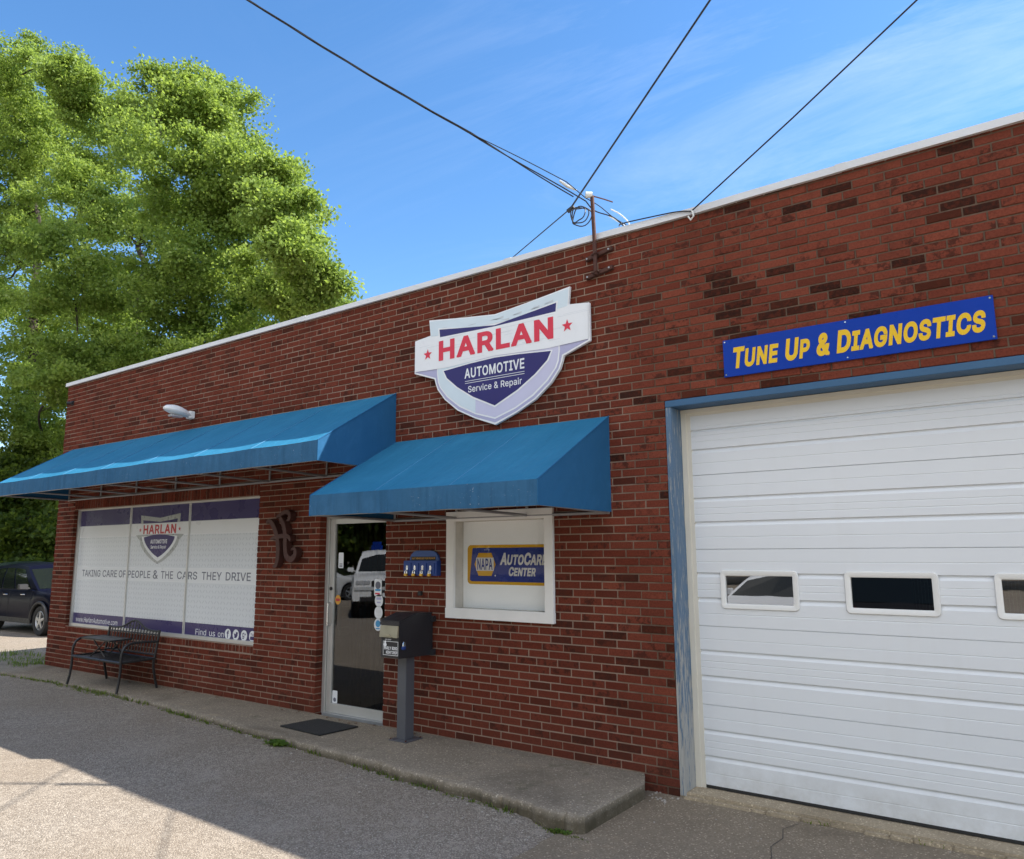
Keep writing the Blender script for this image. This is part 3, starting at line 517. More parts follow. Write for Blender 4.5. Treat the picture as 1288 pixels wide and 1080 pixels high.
def glyph_mesh(ch, bold):
    key = (ch, bold)
    if key in _GC: return _GC[key]
    polys = []
    for c in GLYPHS[ch][1]:
        polys.append([(c[i]/1000, c[i+1]/1000) for i in range(0, len(c), 2)])
    for pts in list(polys):
        if bold:
            n = len(pts)
            for i in range(n):
                p, a, b, q = pts[i-1], pts[i], pts[(i+1) % n], pts[(i+2) % n]
                dx, dy = b[0]-a[0], b[1]-a[1]; L = math.hypot(dx, dy)
                if L < 1e-6: continue
                dx /= L; dy /= L
                def ext(u, v):
                    lu, lv = math.hypot(*u), math.hypot(*v)
                    if lu < 1e-6 or lv < 1e-6: return 0
                    cs = max(-1, min(1, (u[0]*v[0]+u[1]*v[1])/(lu*lv)))
                    return min(1.0, math.tan(math.acos(cs)/2)) if cs > -.99 else 1.0
                ea = bold*ext((a[0]-p[0], a[1]-p[1]), (dx, dy)); eb = bold*ext((dx, dy), (q[0]-b[0], q[1]-b[1]))
                x0, y0, x1, y1 = a[0]-dx*ea, a[1]-dy*ea, b[0]+dx*eb, b[1]+dy*eb
                nx, ny = -dy*bold, dx*bold
                polys.append([(x0+nx, y0+ny), (x0-nx, y0-ny), (x1-nx, y1-ny), (x1+nx, y1+ny)])
    def area(P): return sum(P[i][0]*P[(i+1) % len(P)][1]-P[(i+1) % len(P)][0]*P[i][1] for i in range(len(P)))
    big = max(polys[:len(GLYPHS[ch][1])], key=lambda P: abs(area(P)))
    flip = area(big) < 0                      # outer contours counted positive
    nb = len(GLYPHS[ch][1])
    P2 = [(P[::-1] if flip else P) if i < nb else (P if area(P) > 0 else P[::-1]) for i, P in enumerate(polys)]
    V = []; E = []; SA = []; SB = []
    for P in P2:
        b = len(V); n = len(P)
        for i in range(n):
            V.append(Vector(P[i])); E.append((b+i, b+(i+1) % n)); SA.append(P[i]); SB.append(P[(i+1) % n])
    r = delaunay_2d_cdt(V, E, [], 0, 1e-5)
    ov, of = r[0], r[2]
    A = np.array(SA); B = np.array(SB)
    cen = np.array([[sum(ov[k][d] for k in f)/len(f) for d in (0, 1)] for f in of])
    up = (A[None, :, 1] <= cen[:, None, 1]) & (B[None, :, 1] > cen[:, None, 1])
    dn = (A[None, :, 1] > cen[:, None, 1]) & (B[None, :, 1] <= cen[:, None, 1])
    side = (B[None, :, 0]-A[None, :, 0])*(cen[:, None, 1]-A[None, :, 1]) - (cen[:, None, 0]-A[None, :, 0])*(B[None, :, 1]-A[None, :, 1])
    wn = (up & (side > 0)).sum(1) - (dn & (side < 0)).sum(1)
    fs = [list(f) for f, w_ in zip(of, wn) if w_ > 0]
    used = sorted(set(k for f in fs for k in f)); m_ = {k: i for i, k in enumerate(used)}
    res = ([(ov[k][0], ov[k][1]) for k in used], [[m_[k] for k in f] for f in fs])
    _GC[key] = res
    return res
def text_mesh(body, offset=0.0, shear=0.0, caps=None, spacing=1.0):
    V = []; F = []; x = 0.0
    for ch in body:
        sc = 1.0
        if ch == ' ': x += .20*spacing + offset; continue
        if caps and ch.islower(): ch = ch.upper(); sc = caps
        vs, fs = glyph_mesh(ch, offset)
        b = len(V)
        V += [(x+px*sc+py*sc*shear, py*sc) for px, py in vs]; F += [[b+k for k in f] for f in fs]
        x += (GLYPHS[ch][0]/1000*sc + offset*1.7)*spacing
    return V, F
def put_text(mb, body, x0, x1, z0, z1, y, mi=0, fx=None, **kw):
    """flat lettering facing -Y, fitted in the rectangle"""
    vs, fs = text_mesh(body, **kw)
    ax = min(v[0] for v in vs); bx = max(v[0] for v in vs); az = min(v[1] for v in vs); bz = max(v[1] for v in vs)
    P = [(x0+(x-ax)/(bx-ax)*(x1-x0), y, z0+(z-az)/(bz-az)*(z1-z0)) for x, z in vs]
    out = []
    for f in fs:                                   # face towards -Y
        a, b, c = (P[f[0]], P[f[1]], P[f[2]])
        nrm = (b[0]-a[0])*(c[2]-a[2]) - (b[2]-a[2])*(c[0]-a[0])
        out.append(f if nrm > 0 else f[::-1])
    mb.add(P, out, mi)
def star(cx, cz, r, n=5, k=.42):
    return [(cx+(r if i % 2 == 0 else r*k)*math.sin(math.pi*i/n), cz+(r if i % 2 == 0 else r*k)*math.cos(math.pi*i/n)) for i in range(2*n)]
def disc(cx, cz, r, n=24, sx=1.0):
    return [(cx+r*sx*math.cos(2*math.pi*i/n), cz+r*math.sin(2*math.pi*i/n)) for i in range(n)]
def rrect(x0, x1, z0, z1, r, n=5):
    out = []
    for cx, cz, a in ((x1-r, z1-r, 0), (x0+r, z1-r, 90), (x0+r, z0+r, 180), (x1-r, z0+r, 270)):
        for i in range(n+1):
            t = math.radians(a+90*i/n); out.append((cx+r*math.cos(t), cz+r*math.sin(t)))
    return out

# ------------------------------------------------------------------ ground, slab, apron
def sst(a, b, x):
    t = min(1, max(0, (x-a)/(b-a))); return t*t*(3-2*t)
def ground_z(x, y):
    z = -.13 + .095*sst(-3.6, -10.0, x) - .05*sst(-13.5, -16, x)
    z += .045*math.exp(-((y+1.15)/.45)**2)*sst(-2.95, -3.4, x)*(1-sst(-5.5, -9.0, x))
    return z
def make_ground():
    xs = sorted(set([-700, -300, -150, -90, -70] + list(np.arange(-60, -16, 2.0)) + list(np.arange(-16, 3, .25)) + list(np.arange(3, 40, 3.0)) + [60, 120, 300, 700]))
    ys = sorted(set([-700, -300, -150, -90] + list(np.arange(-60, -8, 4.0)) + list(np.arange(-8, 2.2, .25)) + list(np.arange(2.2, 40, 3)) + [60, 120, 300, 700]))
    mb = MB(); nx, ny = len(xs), len(ys)
    vs = []
    for y in ys:
        for x in xs:
            z = ground_z(x, y)
            if -20 < x < -3.4 and -8 < y < 2: z += .006*math.sin(1.7*x+.6*y)*math.sin(2.1*y-.5*x)
            vs.append((x, y, z))
    fs = [(j*nx+i, j*nx+i+1, (j+1)*nx+i+1, (j+1)*nx+i) for j in range(ny-1) for i in range(nx-1)]
    mb.add(vs, fs)
    return struct(mb.build('ground', MT['asphalt'], smooth=True, recalc=False))
make_ground()

SLAB = [(-14.3, -.72), (-13.1, -.70), (-11.6, -.61), (-10.2, -.59), (-9.0, -.65), (-8.0, -.71), (-6.5, -.84), (-4.9, -.96), (-3.8, -1.05), (-3.0, -1.11), (-2.79, -1.14)]
def slab_y(x):
    for (a, ya), (b, yb) in zip(SLAB, SLAB[1:]):
        if a <= x <= b: return ya+(yb-ya)*(x-a)/(b-a)
    return SLAB[-1][1]
def make_slab():
    mb = MB(); rnd = random.Random(4)
    xs = list(np.arange(-14.3, -2.80, .035)) + [-2.80, -2.785]
    rows = []
    ph = [rnd.uniform(0, 6) for _ in range(4)]
    for x in xs:
        e = slab_y(x) + .012*math.sin(5*x+ph[0]) + .008*math.sin(13*x+ph[1]) + rnd.uniform(-.016, .016)
        top = .0 + .002*math.sin(2.3*x) + rnd.uniform(-.001, .001)
        c = .010 + rnd.uniform(-.004, .012)
        if rnd.random() < .22: c += rnd.uniform(.006, .034)
        endround = max(0, (x+2.86)/.075); e += .05*endround**2; top -= .012*endround**2
        yb0 = .003 if x < -2.88 else -.20*(x+2.88)/.095
        rows.append([(x, yb0, top), (x, -.25, top), (x, e*.6, top+.001), (x, e+.10, top), (x, e+c*1.2, top-.001), (x, e+c*.4, top-c*.45), (x, e, top-c*1.2), (x, e-.006, -.10+rnd.uniform(-.01, .01)), (x, e-.016, -.30)])
    n = len(rows[0]); vs = [p for r in rows for p in r]
    fs = [(i*n+j, i*n+j+1, (i+1)*n+j+1, (i+1)*n+j) for i in range(len(rows)-1) for j in range(n-1)]
    L = len(rows)-1
    fs.append(tuple(L*n+j for j in range(n)) + (len(vs),)); vs.append((xs[-1], -.20, -.30))
    mb.add(vs, fs)
    o = mb.build('pavement', MT['walk'], smooth=True)
    return struct(o)
make_slab()
def make_apron():
    mb = MB(); rnd = random.Random(8)
    z = -.120
    left = [(-2.93+rnd.uniform(-.02, .02)-.02*math.sin(y*3), y) for y in np.arange(-6.5, -1.1, .12)] + [(-2.86, -1.0), (-2.86, -.004)]
    poly = left + [(6, -.004), (6, -6.5)]
    n = len(poly); 
    vs = [(x, y, z) for x, y in poly] + [(x, y, z-.06) for x, y in poly]
    mb.add(vs, [tuple(range(n-1, -1, -1))] + [(i, (i+1) % n, n+(i+1) % n, n+i) for i in range(n)])
    o = mb.build('driveway', MT['apron'])
    # saw-toothed crack running out from the door sill, cut as a thin dark groove sheet
    cr = MB(); pts = [(-1.53, -.02), (-1.60, -.06), (-1.69, -.09), (-1.75, -.25), (-1.70, -.42), (-1.72, -.6), (-1.66, -.78), (-1.60, -1.2), (-1.5, -1.9)]
    for (xa, ya), (xb, yb) in zip(pts, pts[1:]):
        cr.add([(xa-.002, ya, z+.003), (xa+.003, ya, z+.003), (xb+.003, yb, z+.003), (xb-.002, yb, z+.003)], [(0, 1, 2, 3)])
    struct(o); struct(cr.build('driveway_crack', MT['dark'], None, recalc=False))
    return o
make_apron()

# ------------------------------------------------------------------ brick building
bld = thing('brick_building', 'long single storey red brick repair shop with white roof edge', 'building', (-6, 0, 0))
XL, XR, ZB = -13.28, 6.0, -.13
CH, BL, MJ = .0665, .2165, .0105
def ztop(x): return 4.484
OPEN = [(-12.70, -7.95, .545, 2.59), (-6.82, -5.775, -.3, 2.16), (-4.84, -3.76, 1.17, 2.03), (-2.592, 1.36, -.3, 2.932)]
def brick_wall():
    bk = MB(); rnd_l = []; rnd2_l = []; zone_l = []
    R = random.Random(21)
    bv, be = .0028, .004
    def brick(x0, x1, z0, z1, deep, kind=None, z=None):
        if x1-x0 < .012 or z1-z0 < .012: return
        pz = R.uniform(-.0030, .0025)
        yf, yb = -.002+pz, (.115 if deep else .02)
        j = lambda: R.uniform(-.0022, .0022)
        b = len(bk.v)
        f = [(x0+bv+j(), yf, z0+bv+j()), (x1-bv+j(), yf, z0+bv+j()), (x1-bv+j(), yf, z1-bv+j()), (x0+bv+j(), yf, z1-bv+j())]
        m = [(x0, yf+be, z0), (x1, yf+be, z0), (x1, yf+be, z1), (x0, yf+be, z1)]
        k = [(x0, yb, z0), (x1, yb, z0), (x1, yb, z1), (x0, yb, z1)]
        fs = [(0,1,2,3),(4,5,1,0),(5,6,2,1),(6,7,3,2),(7,4,0,3),(8,9,5,4),(9,10,6,5),(10,11,7,6),(11,8,4,7)]
        bk.add(f+m+k, fs)
        a, c = R.random(), R.random()
        zn = 1.0 if ((x0+x1)/2 > -2.9 + R.gauss(0, .16)) else 0.0
        cl = math.sin(x0*1.9+2*math.sin(z0*3.1))*math.sin(z0*4.3+1.3*math.sin(x0*1.1))
        if zn and R.random() < .30*max(0, cl)-.02: a = R.uniform(.90, 1.0)
        elif zn and a > .86 and R.random() < .5: a = R.uniform(.2, .8)
        rnd_l.extend([a]*9); rnd2_l.extend([c]*9); zone_l.extend([zn]*9)
    ncourse = int((4.484-ZB)/CH)+1
    for i in range(ncourse):
        z0 = ZB+i*CH+MJ/2; z1 = min(ZB+(i+1)*CH-MJ/2, 4.484)
        if z1-z0 < .012: continue
        off = (i % 2)*BL/2 + R.uniform(-.006, .006)
        x = XL - off
        while x < XR:
            L = BL+R.uniform(-.004, .004)
            a, b = x+MJ/2, x+L-MJ/2
            x += L
            a2 = max(a, XL); b2 = min(b, XR)
            if b2-a2 < .02: continue
            segs = [(a2, b2, z0, z1, a2-XL < .02)]
            for ox0, ox1, oz0, oz1 in OPEN:
                ns = []
                for s0, s1, q0, q1, dp in segs:
                    if s1 <= ox0+.001 or s0 >= ox1-.001 or q1 <= oz0+.002 or q0 >= oz1-.002:
                        near = (s1 > ox0-.03 and s0 < ox1+.03 and q1 > oz0-.03 and q0 < oz1+.03)
                        ns.append((s0, s1, q0, q1, dp or near)); continue
                    jit = R.uniform(-.004, .004)
                    if s0 < ox0-.02: ns.append((s0, ox0+jit, q0, q1, True))
                    if s1 > ox1+.02: ns.append((ox1+jit, s1, q0, q1, True))
                    cs0, cs1 = max(s0, ox0), min(s1, ox1)
                    if q0 < oz0-.02: ns.append((cs0, cs1, q0, oz0-.004, True))
                    if q1 > oz1+.02: ns.append((cs0, cs1, oz1+.006, q1, True))
                segs = ns
            for s0, s1, q0, q1, dp in segs: brick(s0, s1, q0, q1, dp)
    # soldier course over the shop window, rowlock sill under it
    x = -12.70
    while x < -7.96:
        x1 = min(x+.0722, -7.95)
        brick(x+MJ/2, x1-MJ/2, 2.420, 2.585, True); x += .0722
    x = -12.70
    while x < -7.96:
        x1 = min(x+.0722, -7.95)
        brick(x+MJ/2, x1-MJ/2, .550, .625, True); x += .0722
    bk.fa = {'rnd': rnd_l, 'rnd2': rnd2_l, 'zone': zone_l}
    wall = bk.build('wall', MT['brick'], bld, recalc=False)
    # mortar bed just behind the brick faces
    mo = MB(); zn = []
    e = .007
    op = [(-12.70-e, -7.95+e, .625+e, 2.42-e)] + [(a-e, b+e, c-e, d+e) for a, b, c, d in OPEN[1:]]
    xs = sorted(set([XL+.004, XR, -2.9] + [v for o in op for v in o[:2]]))
    zs = sorted(set([ZB-.2, 4.482] + [max(v, ZB-.2) for o in op for v in o[2:]]))
    for i in range(len(xs)-1):
        for j in range(len(zs)-1):
            cx, cz = (xs[i]+xs[i+1])/2, (zs[j]+zs[j+1])/2
            if any(a < cx < b and c < cz < d for a, b, c, d in op): continue
            mo.box(xs[i], xs[i+1], .0035, .25, zs[j], zs[j+1]); zn += [1.0 if cx > -2.9 else 0.0]*6
    mo.fa = {'zone': zn}
    mo.build('mortar', MT['mortar'], wall, recalc=False)
brick_wall()
# side and rear walls, roof deck
def side_walls():
    k = NT('running_bond_brick')
    b = k.n('ShaderNodeTexBrick'); 
    mp = k.n('ShaderNodeMapping'); k.l(k.coord(), mp.inputs[0]); mp.inputs['Rotation'].default_value = (math.radians(90), 0, math.radians(90))
    k.l(mp.outputs[0], b.inputs['Vector'])
    b.inputs['Scale'].default_value = 1.0; b.inputs['Brick Width'].default_value = .2165; b.inputs['Row Height'].default_value = .0665
    b.inputs['Mortar Size'].default_value = .005
    b.inputs['Color1'].default_value = (.17, .045, .033, 1); b.inputs['Color2'].default_value = (.23, .06, .04, 1); b.inputs['Mortar'].default_value = (.4, .33, .28, 1)
    k.done(b.outputs['Color'], .9)
    mb = MB()
    mb.box(XL, XL+.25, .118, 14, -.3, 4.484); mb.box(XL, XR, 14, 14.25, -.3, 4.484); mb.box(XR-.25, XR, .26, 14, -.3, 4.484)
    mb.build('side_wall', k.m, bld)
    MB().box(XL+.25, XR-.25, .26, 14, 4.05, 4.15).build('roof', MT['roof'], bld)
    # dark shop floor and an inner partition so the rooms behind the glass stay dim
    MB().box(XL+.25, XR-.25, .30, 14, -.2, -.05).build('shop_floor', MT['dark'], bld)
    MB().box(-3.2, -3.05, .26, 14, -.05, 4.05).build('partition', MT['dark'], bld)
side_walls()
def coping():
    mb = MB(); R = random.Random(2)
    x = XL-.03
    while x < XR:
        x1 = min(x+3.05, XR)
        dz = R.uniform(-.003, .003)
        zf = lambda q: 4.484 + dz - .012*math.exp(-((q+2.4)/.5)**2)
        n = 8
        for k in range(n):
            a = x+(x1-x)*k/n; b = x+(x1-x)*(k+1)/n
            za, zb = zf(a), zf(b)
            top = .054
            mb.hexa([(a,-.034,za-.012),(b,-.034,zb-.012),(b,.36,zb-.002),(a,.36,za-.002),(a,-.030,za+top-.008),(b,-.030,zb+top-.008),(b,.36,zb+top+.012),(a,.36,za+top+.012)])
        if x > XL: mb.box(x-.04, x+.04, -.0365, -.02, 4.470, 4.484+.047)
        x = x1
    mb.build('roof_edge', MT['coping'], bld)
coping()

# ---- shop window
def shop_window():
    k = .9923
    fx = lambda x: x*k
    fz = lambda z: (z-1.728)*k+1.728
    Y = .075
    win = MB()
    x0, x1, z0, z1 = -12.70, -7.95, .625, 2.42
    t = .045
    win.box(x0, x1, Y-.02, .2, z1-.030, z1); win.box(x0, x1, Y-.025, .2, z0, z0+.050)
    win.box(x0, x0+t, Y-.02, .2, z0+.050, z1-.030); win.box(x1-t, x1, Y-.02, .2, z0+.050, z1-.030)
    w_ = win.build('shop_window', MT['alu'], bld, bevel=.003)
    mx = [-11.10, -9.566]
    for m in mx:
        mu = MB(); mu.box(m-.016, m+.004, Y-.006, .2, z0+.05, z1-.03)
        mu.box(m+.004, m+.014, Y+.008, .2, z0+.05, z1-.03); mu.build('mullion', MT['alu'], w_)
    edges = [x0+t, mx[0]-.016, mx[0]+.014, mx[1]-.016, mx[1]+.014, x1-t]
    for i in range(3):
        MB().box(edges[2*i], edges[2*i+1], Y+.012, Y+.024, z0+.05, z1-.03).build('pane', MT['vinyl'], w_)
    yg = Y+.012
    def strip(name, za, zb, m, y):
        s = MB()
        for i in range(3): s.box(edges[2*i]+.001, edges[2*i+1]-.001, y, y+.0008, za, zb)
        s.build(name, m, w_)
    strip('purple_band', fz(2.155), z1-.031, MT['purple'], yg-.0010)
    strip('purple_band', z0+.051, fz(.822), MT['purple'], yg-.0010)
    strip('pale_band', fz(1.985), fz(2.150), MT['lightgrey'], yg-.0010)
    strip('pale_band', fz(1.335), fz(1.530), MT['lightgrey'], yg-.0010)
    strip('thin_line', fz(1.972), fz(1.985), MT['white_print'], yg-.0011)
    # printed shield, overlapping the mullions as the print does
    cx = fx(-10.404)
    S = lambda pts: [(cx+a, fz(b)) for a, b in pts]
    yy = yg-.0016
    sh = MB()
    outer = [(-.515,2.272),(0,2.221),(.515,2.272),(.505,2.150),(-.505,2.150)]
    sh.prism(S(outer), yy, yy+.0004, 0)
    inner = [(-.45,2.20),(0,2.166),(.45,2.20),(.44,2.150),(-.44,2.150)]
    sh.prism(S(inner), yy-.0004, yy, 1)
    def shield(wd, zt, zb, drop):
        pts = [(-wd, zt)]
        for i in range(1, 9): pts.append((-wd*(math.cos(i/9*math.pi/2)**.8), zt-(zt-zb)*(i/9)**1.15))
        pts.append((0, zb))
        return pts + [(-a, b) for a, b in pts[-2::-1]]
    low = [(-.625, 1.985), (-.50, 1.905)] + shield(.50, 1.900, 1.576, 0) + [(.50, 1.905), (.625, 1.985), (0, 2.0)]
    sh.prism(S(low), yy-.0004, yy, 0)
    low2 = shield(.46, 1.965, 1.612, 0) + [(0, 1.985)]
    sh.prism(S(low2), yy-.0008, yy-.0005, 2)
    low3 = shield(.40, 1.955, 1.668, 0) + [(.15, 1.985), (0, 1.990), (-.15, 1.985)]
    sh.prism(S(low3), yy-.0013, yy-.0010, 1)
    sh.prism(S([(-.56, 1.992), (.56, 1.992), (.56, 2.147), (-.56, 2.147)]), yy-.0006, yy-.0003, 3)
    sh.build('shield_print', [MT['silvertext'], MT['purple'], MT['lightgrey'], MT['lightgrey']], w_)
    tx = MB(); ty = yy-.0018
    put_text(tx, 'HARLAN', cx-.425, cx+.425, fz(1.997), fz(2.128), ty, 0, offset=.028)
    for sgn in (-1, 1): tx.prism([(cx+sgn*.51+a, fz(2.058)+b) for a, b in star(0, 0, .034)], ty, ty+.0003, 0)
    tx.build('shield_name', [MT['darkred'], MT['white_print']], w_); tx = MB()
    put_text(tx, 'AUTOMOTIVE', cx-.215, cx+.215, fz(1.862), fz(1.920), ty, 1, offset=.025)
    put_text(tx, 'Service & Repair', cx-.20, cx+.20, fz(1.780), fz(1.838), ty, 1, offset=.012)
    tx.build('shield_caption', [MT['darkred'], MT['white_print']], w_)
    def word(body, xa, xb, za, zb, m, nm, **kw):
        q = MB(); put_text(q, body, fx(xa), fx(xb), fz(za), fz(zb), yg-.0016, 0, **kw); q.build(nm, m, w_)
    for body, xa, xb in [('TAKING', -12.572, -11.995), ('CARE', -11.926, -11.499), ('OF', -11.445, -11.249), ('PEOPLE', -11.182, -10.572), ('THE', -10.292, -9.986), ('CARS', -9.886, -9.405), ('THEY', -9.299, -8.853), ('DRIVE', -8.764, -8.24)]:
        word(body, xa, xb, 1.378, 1.482, MT['greytext'], 'slogan_word', offset=.010)
    word('&', -10.50, -10.37, 1.374, 1.492, MT['greytext'], 'slogan_word', offset=.01)
    word('www.HarlanAutomotive.com', -12.66, -11.385, .690, .765, MT['white_print'], 'web_address')
    for body, xa, xb in (('Find', -9.37, -9.13), ('us', -9.06, -8.93), ('on', -8.87, -8.745)):
        word(body, xa, xb, .676, .752 if body == 'Find' else .732, MT['white_print'], 'follow_word')
    r = .064
    for i, xc in enumerate((-8.658, -8.49, -8.322, -8.155)):
        xc = fx(xc); zc = fz(.722); ic = MB()
        ic.prism(disc(xc, zc, r), yg-.0018, yg-.0013, 0)
        y2 = yg-.0024
        if i == 0: put_text(ic, 'f', xc-.022, xc+.022, zc-.045, zc+.045, y2, 1, offset=.03)
        if i == 1:
            bird = [(-.045,.022),(-.02,.010),(-.002,.008),(.004,.030),(.022,.038),(.036,.028),(.048,.030),(.038,.016),(.036,-.008),(.018,-.032),(-.010,-.040),(-.040,-.030),(-.020,-.024),(-.034,-.012),(-.024,-.010),(-.042,.004),(-.032,.004)]
            ic.prism([(xc+a, zc+b) for a, b in bird], y2, y2+.0003, 1)
        if i == 2:
            put_text(ic, 'g', xc-.034, xc+.006, zc-.042, zc+.034, y2, 1, offset=.01)
            put_text(ic, '+', xc+.014, xc+.042, zc+.002, zc+.030, y2, 1, offset=.01)
        if i == 3:
            put_text(ic, 'You', xc-.038, xc+.038, zc+.004, zc+.042, y2, 1, offset=.01)
            ic.prism(rrect(xc-.042, xc+.042, zc-.044, zc-.002, .012), y2, y2+.0003, 1)
        ic.build('social_icon', [MT['white_print'], MT['purple']], w_)
shop_window()

# ---- glass entrance door
def entrance():
    x0, x1, z0, z1 = -6.818, -5.778, -.002, 2.150
    Y = .12
    fr = MB()
    fr.box(x0, x0+.05, Y-.03, Y+.09, z0, z1); fr.box(x1-.05, x1, Y-.03, Y+.09, z0, z1)
    fr.box(x0+.05, x1-.05, Y-.03, Y+.09, z1-.05, z1)
    d = fr.build('entrance_door', MT['alu'], bld, bevel=.003)
    lf = MB(); a, b = x0+.056, x1-.056
    lf.box(a, a+.075, Y-.012, Y+.035, .012, 2.094); lf.box(b-.05, b, Y-.012, Y+.035, .012, 2.094)
    lf.box(a+.075, b-.05, Y-.012, Y+.035, 2.038, 2.094); lf.box(a+.075, b-.05, Y-.012, Y+.035, .012, .108)
    lf.build('door_leaf', MT['alu'], d, bevel=.003)
    MB().box(a+.075, b-.05, Y+.008, Y+.014, .108, 2.038).build('door_glass', MT['doorglass'], d)
    MB().box(x0+.05, x1-.05, Y-.06, Y+.12, -.03, .010).build('threshold', MT['aludark'], d)
    h = MB(); hx = a+.036
    h.tube([(hx, Y-.012, .93), (hx, Y-.055, .93), (hx, Y-.055, 1.17), (hx, Y-.012, 1.17)], .012, 10)
    h.build('pull_handle', MT['chrome'], d, smooth=True)
    MB().cyl((hx, Y-.022, 1.325), (hx, Y-.010, 1.325), .020, 18).build('lock_cylinder', MT['plastic'], d, smooth=True)
    MB().box(a+.080, a+.145, Y+.020, Y+.05, .82, 1.20).build('push_plate', MT['plastic'], d)
    ys = Y+.0072
    def stk(poly, m, inner=None):
        s = MB(); s.prism(poly, ys-.001, ys-.0004, 0)
        if inner:
            for q, mi in inner: s.prism(q, ys-.0018, ys-.0012, mi)
        s.build('sticker', m, d)
    stk(rrect(-6.640, -6.560, 1.55, 1.72, .012), [MT['white_print'], MT['lightgrey'], MT['greytext']], [(rrect(-6.625, -6.575, 1.59, 1.60, .003), 2), (rrect(-6.625, -6.575, 1.565, 1.58, .003), 2)])
    stk(disc(-6.633, 1.205, .052, 24, .85), [MT['orange'], MT['yellow'], MT['darkred']], [(rrect(-6.664, -6.602, 1.19, 1.22, .006), 2)])
    stk(rrect(-6.065, -5.955, 1.26, 1.44, .02), [MT['white_print'], MT['greytext'], MT['cyan'], MT['red']],
        [(disc(-6.01, 1.375, .04), 1), (disc(-6.01, 1.375, .030), 0), (rrect(-6.05, -5.97, 1.315, 1.335, .005), 2), (rrect(-6.05, -5.98, 1.28, 1.296, .005), 3)][:1]+[(rrect(-6.05, -5.97, 1.315, 1.335, .005), 2), (rrect(-6.05, -5.98, 1.28, 1.296, .005), 3)])
    stk(disc(-5.992, 1.215, .066, 24, .92), [MT['white_print'], MT['lavender']], [(rrect(-6.03, -5.955, 1.225, 1.250, .006), 1), (rrect(-6.02, -5.965, 1.19, 1.205, .004), 1)])
    stk(disc(-5.995, 1.092, .066, 24, .92), [MT['white_print'], MT['lightgrey']], [(rrect(-6.03, -5.96, 1.09, 1.115, .006), 1), (rrect(-6.02, -5.97, 1.06, 1.07, .004), 1)])
    stk(disc(-5.999, .968, .064, 24, .92), [MT['white_print'], MT['cyan']], [(disc(-5.999, .978, .036), 1), (rrect(-6.03, -5.97, .922, .934, .004), 1)])
    stk(rrect(-6.680, -6.600, .11, .24, .01), [MT['white_print'], MT['greytext']], [(disc(-6.64, .145, .022), 1)])
    bl = MB()
    for i in range(11):
        xx = a+.10+i*.072
        bl.box(xx, xx+.045, .33+.004*(i % 2), .336+.004*(i % 2), .02, 2.03)
    bl.build('vertical_blind', MT['blind'], d)
entrance()
# the dark sign board under the entrance awning
tag(MB().box(-6.83, -5.62, -.055, -.006, 2.165, 2.235).build('header_panel', MT['plastic'], None, bevel=.004), 'narrow dark board over the glass door, under the short awning', 'board')

# ---- side window with white board frame and printed panel
def side_window():
    fr = MB()
    fr.box(-4.918, -3.683, -.042, -.006, 2.012, 2.103); fr.box(-4.920, -3.682, -.045, -.006, 1.10, 1.195)
    fr.box(-4.916, -4.820, -.040, -.006, 1.195, 2.012); fr.box(-3.777, -3.685, -.040, -.006, 1.195, 2.012)
    o = fr.build('board_window', MT['boards'], bld, bevel=.003)
    j = MB(); j.box(-4.838, -4.822, -.004, .14, 1.185, 2.02); j.box(-3.777, -3.761, -.004, .14, 1.185, 2.02)
    j.box(-4.822, -3.777, -.004, .14, 2.008, 2.028); j.box(-4.822, -3.777, -.004, .14, 1.172, 1.192)
    j.build('window_reveal', MT['jambin'], o)
    MB().box(-4.822, -3.777, .112, .12, 1.192, 2.008).build('backing_panel', MT['panelwhite'], o)
    g = MB(); y = .110
    g.prism(rrect(-4.767, -3.79, 1.414, 1.784, .04), y-.0005, y+.0015, 0)
    poly = [(-4.70, 1.757), (-3.79, 1.757), (-3.79, 1.441), (-4.715, 1.441), (-4.735, 1.450), (-4.738, 1.47), (-4.708, 1.74)]
    g.prism(poly, y-.0015, y-.0008, 1)
    cx = -4.552
    g.prism([(cx-.128, 1.601), (cx-.078, 1.709), (cx+.078, 1.709), (cx+.128, 1.601), (cx+.078, 1.493), (cx-.078, 1.493)], y-.0025, y-.0018, 0)
    g.prism([(cx-.106, 1.541), (cx-.106, 1.664), (cx+.106, 1.664), (cx+.106, 1.541)], y-.0035, y-.0028, 2)
    put_text(g, 'NAPA', cx-.092, cx+.092, 1.549, 1.656, y-.0042, 1, offset=.022)
    put_text(g, 'AutoCare', -4.374, -3.838, 1.594, 1.710, y-.0025, 2, offset=.036, shear=.22, caps=.84, spacing=.92)
    put_text(g, 'Center', -4.271, -3.966, 1.494, 1.580, y-.0025, 2, offset=.040, shear=.22, caps=.9, spacing=.92)
    g.prism(disc(-4.43, 1.497, .008, 10), y-.0025, y-.0018, 2)
    g.build('printed_panel', [MT['gold'], MT['napablue'], MT['napatext']], o)
    MB().box(-4.822, -3.777, .094, .099, 1.192, 2.008).build('window_pane', MT['clearglass'], o)
side_window()

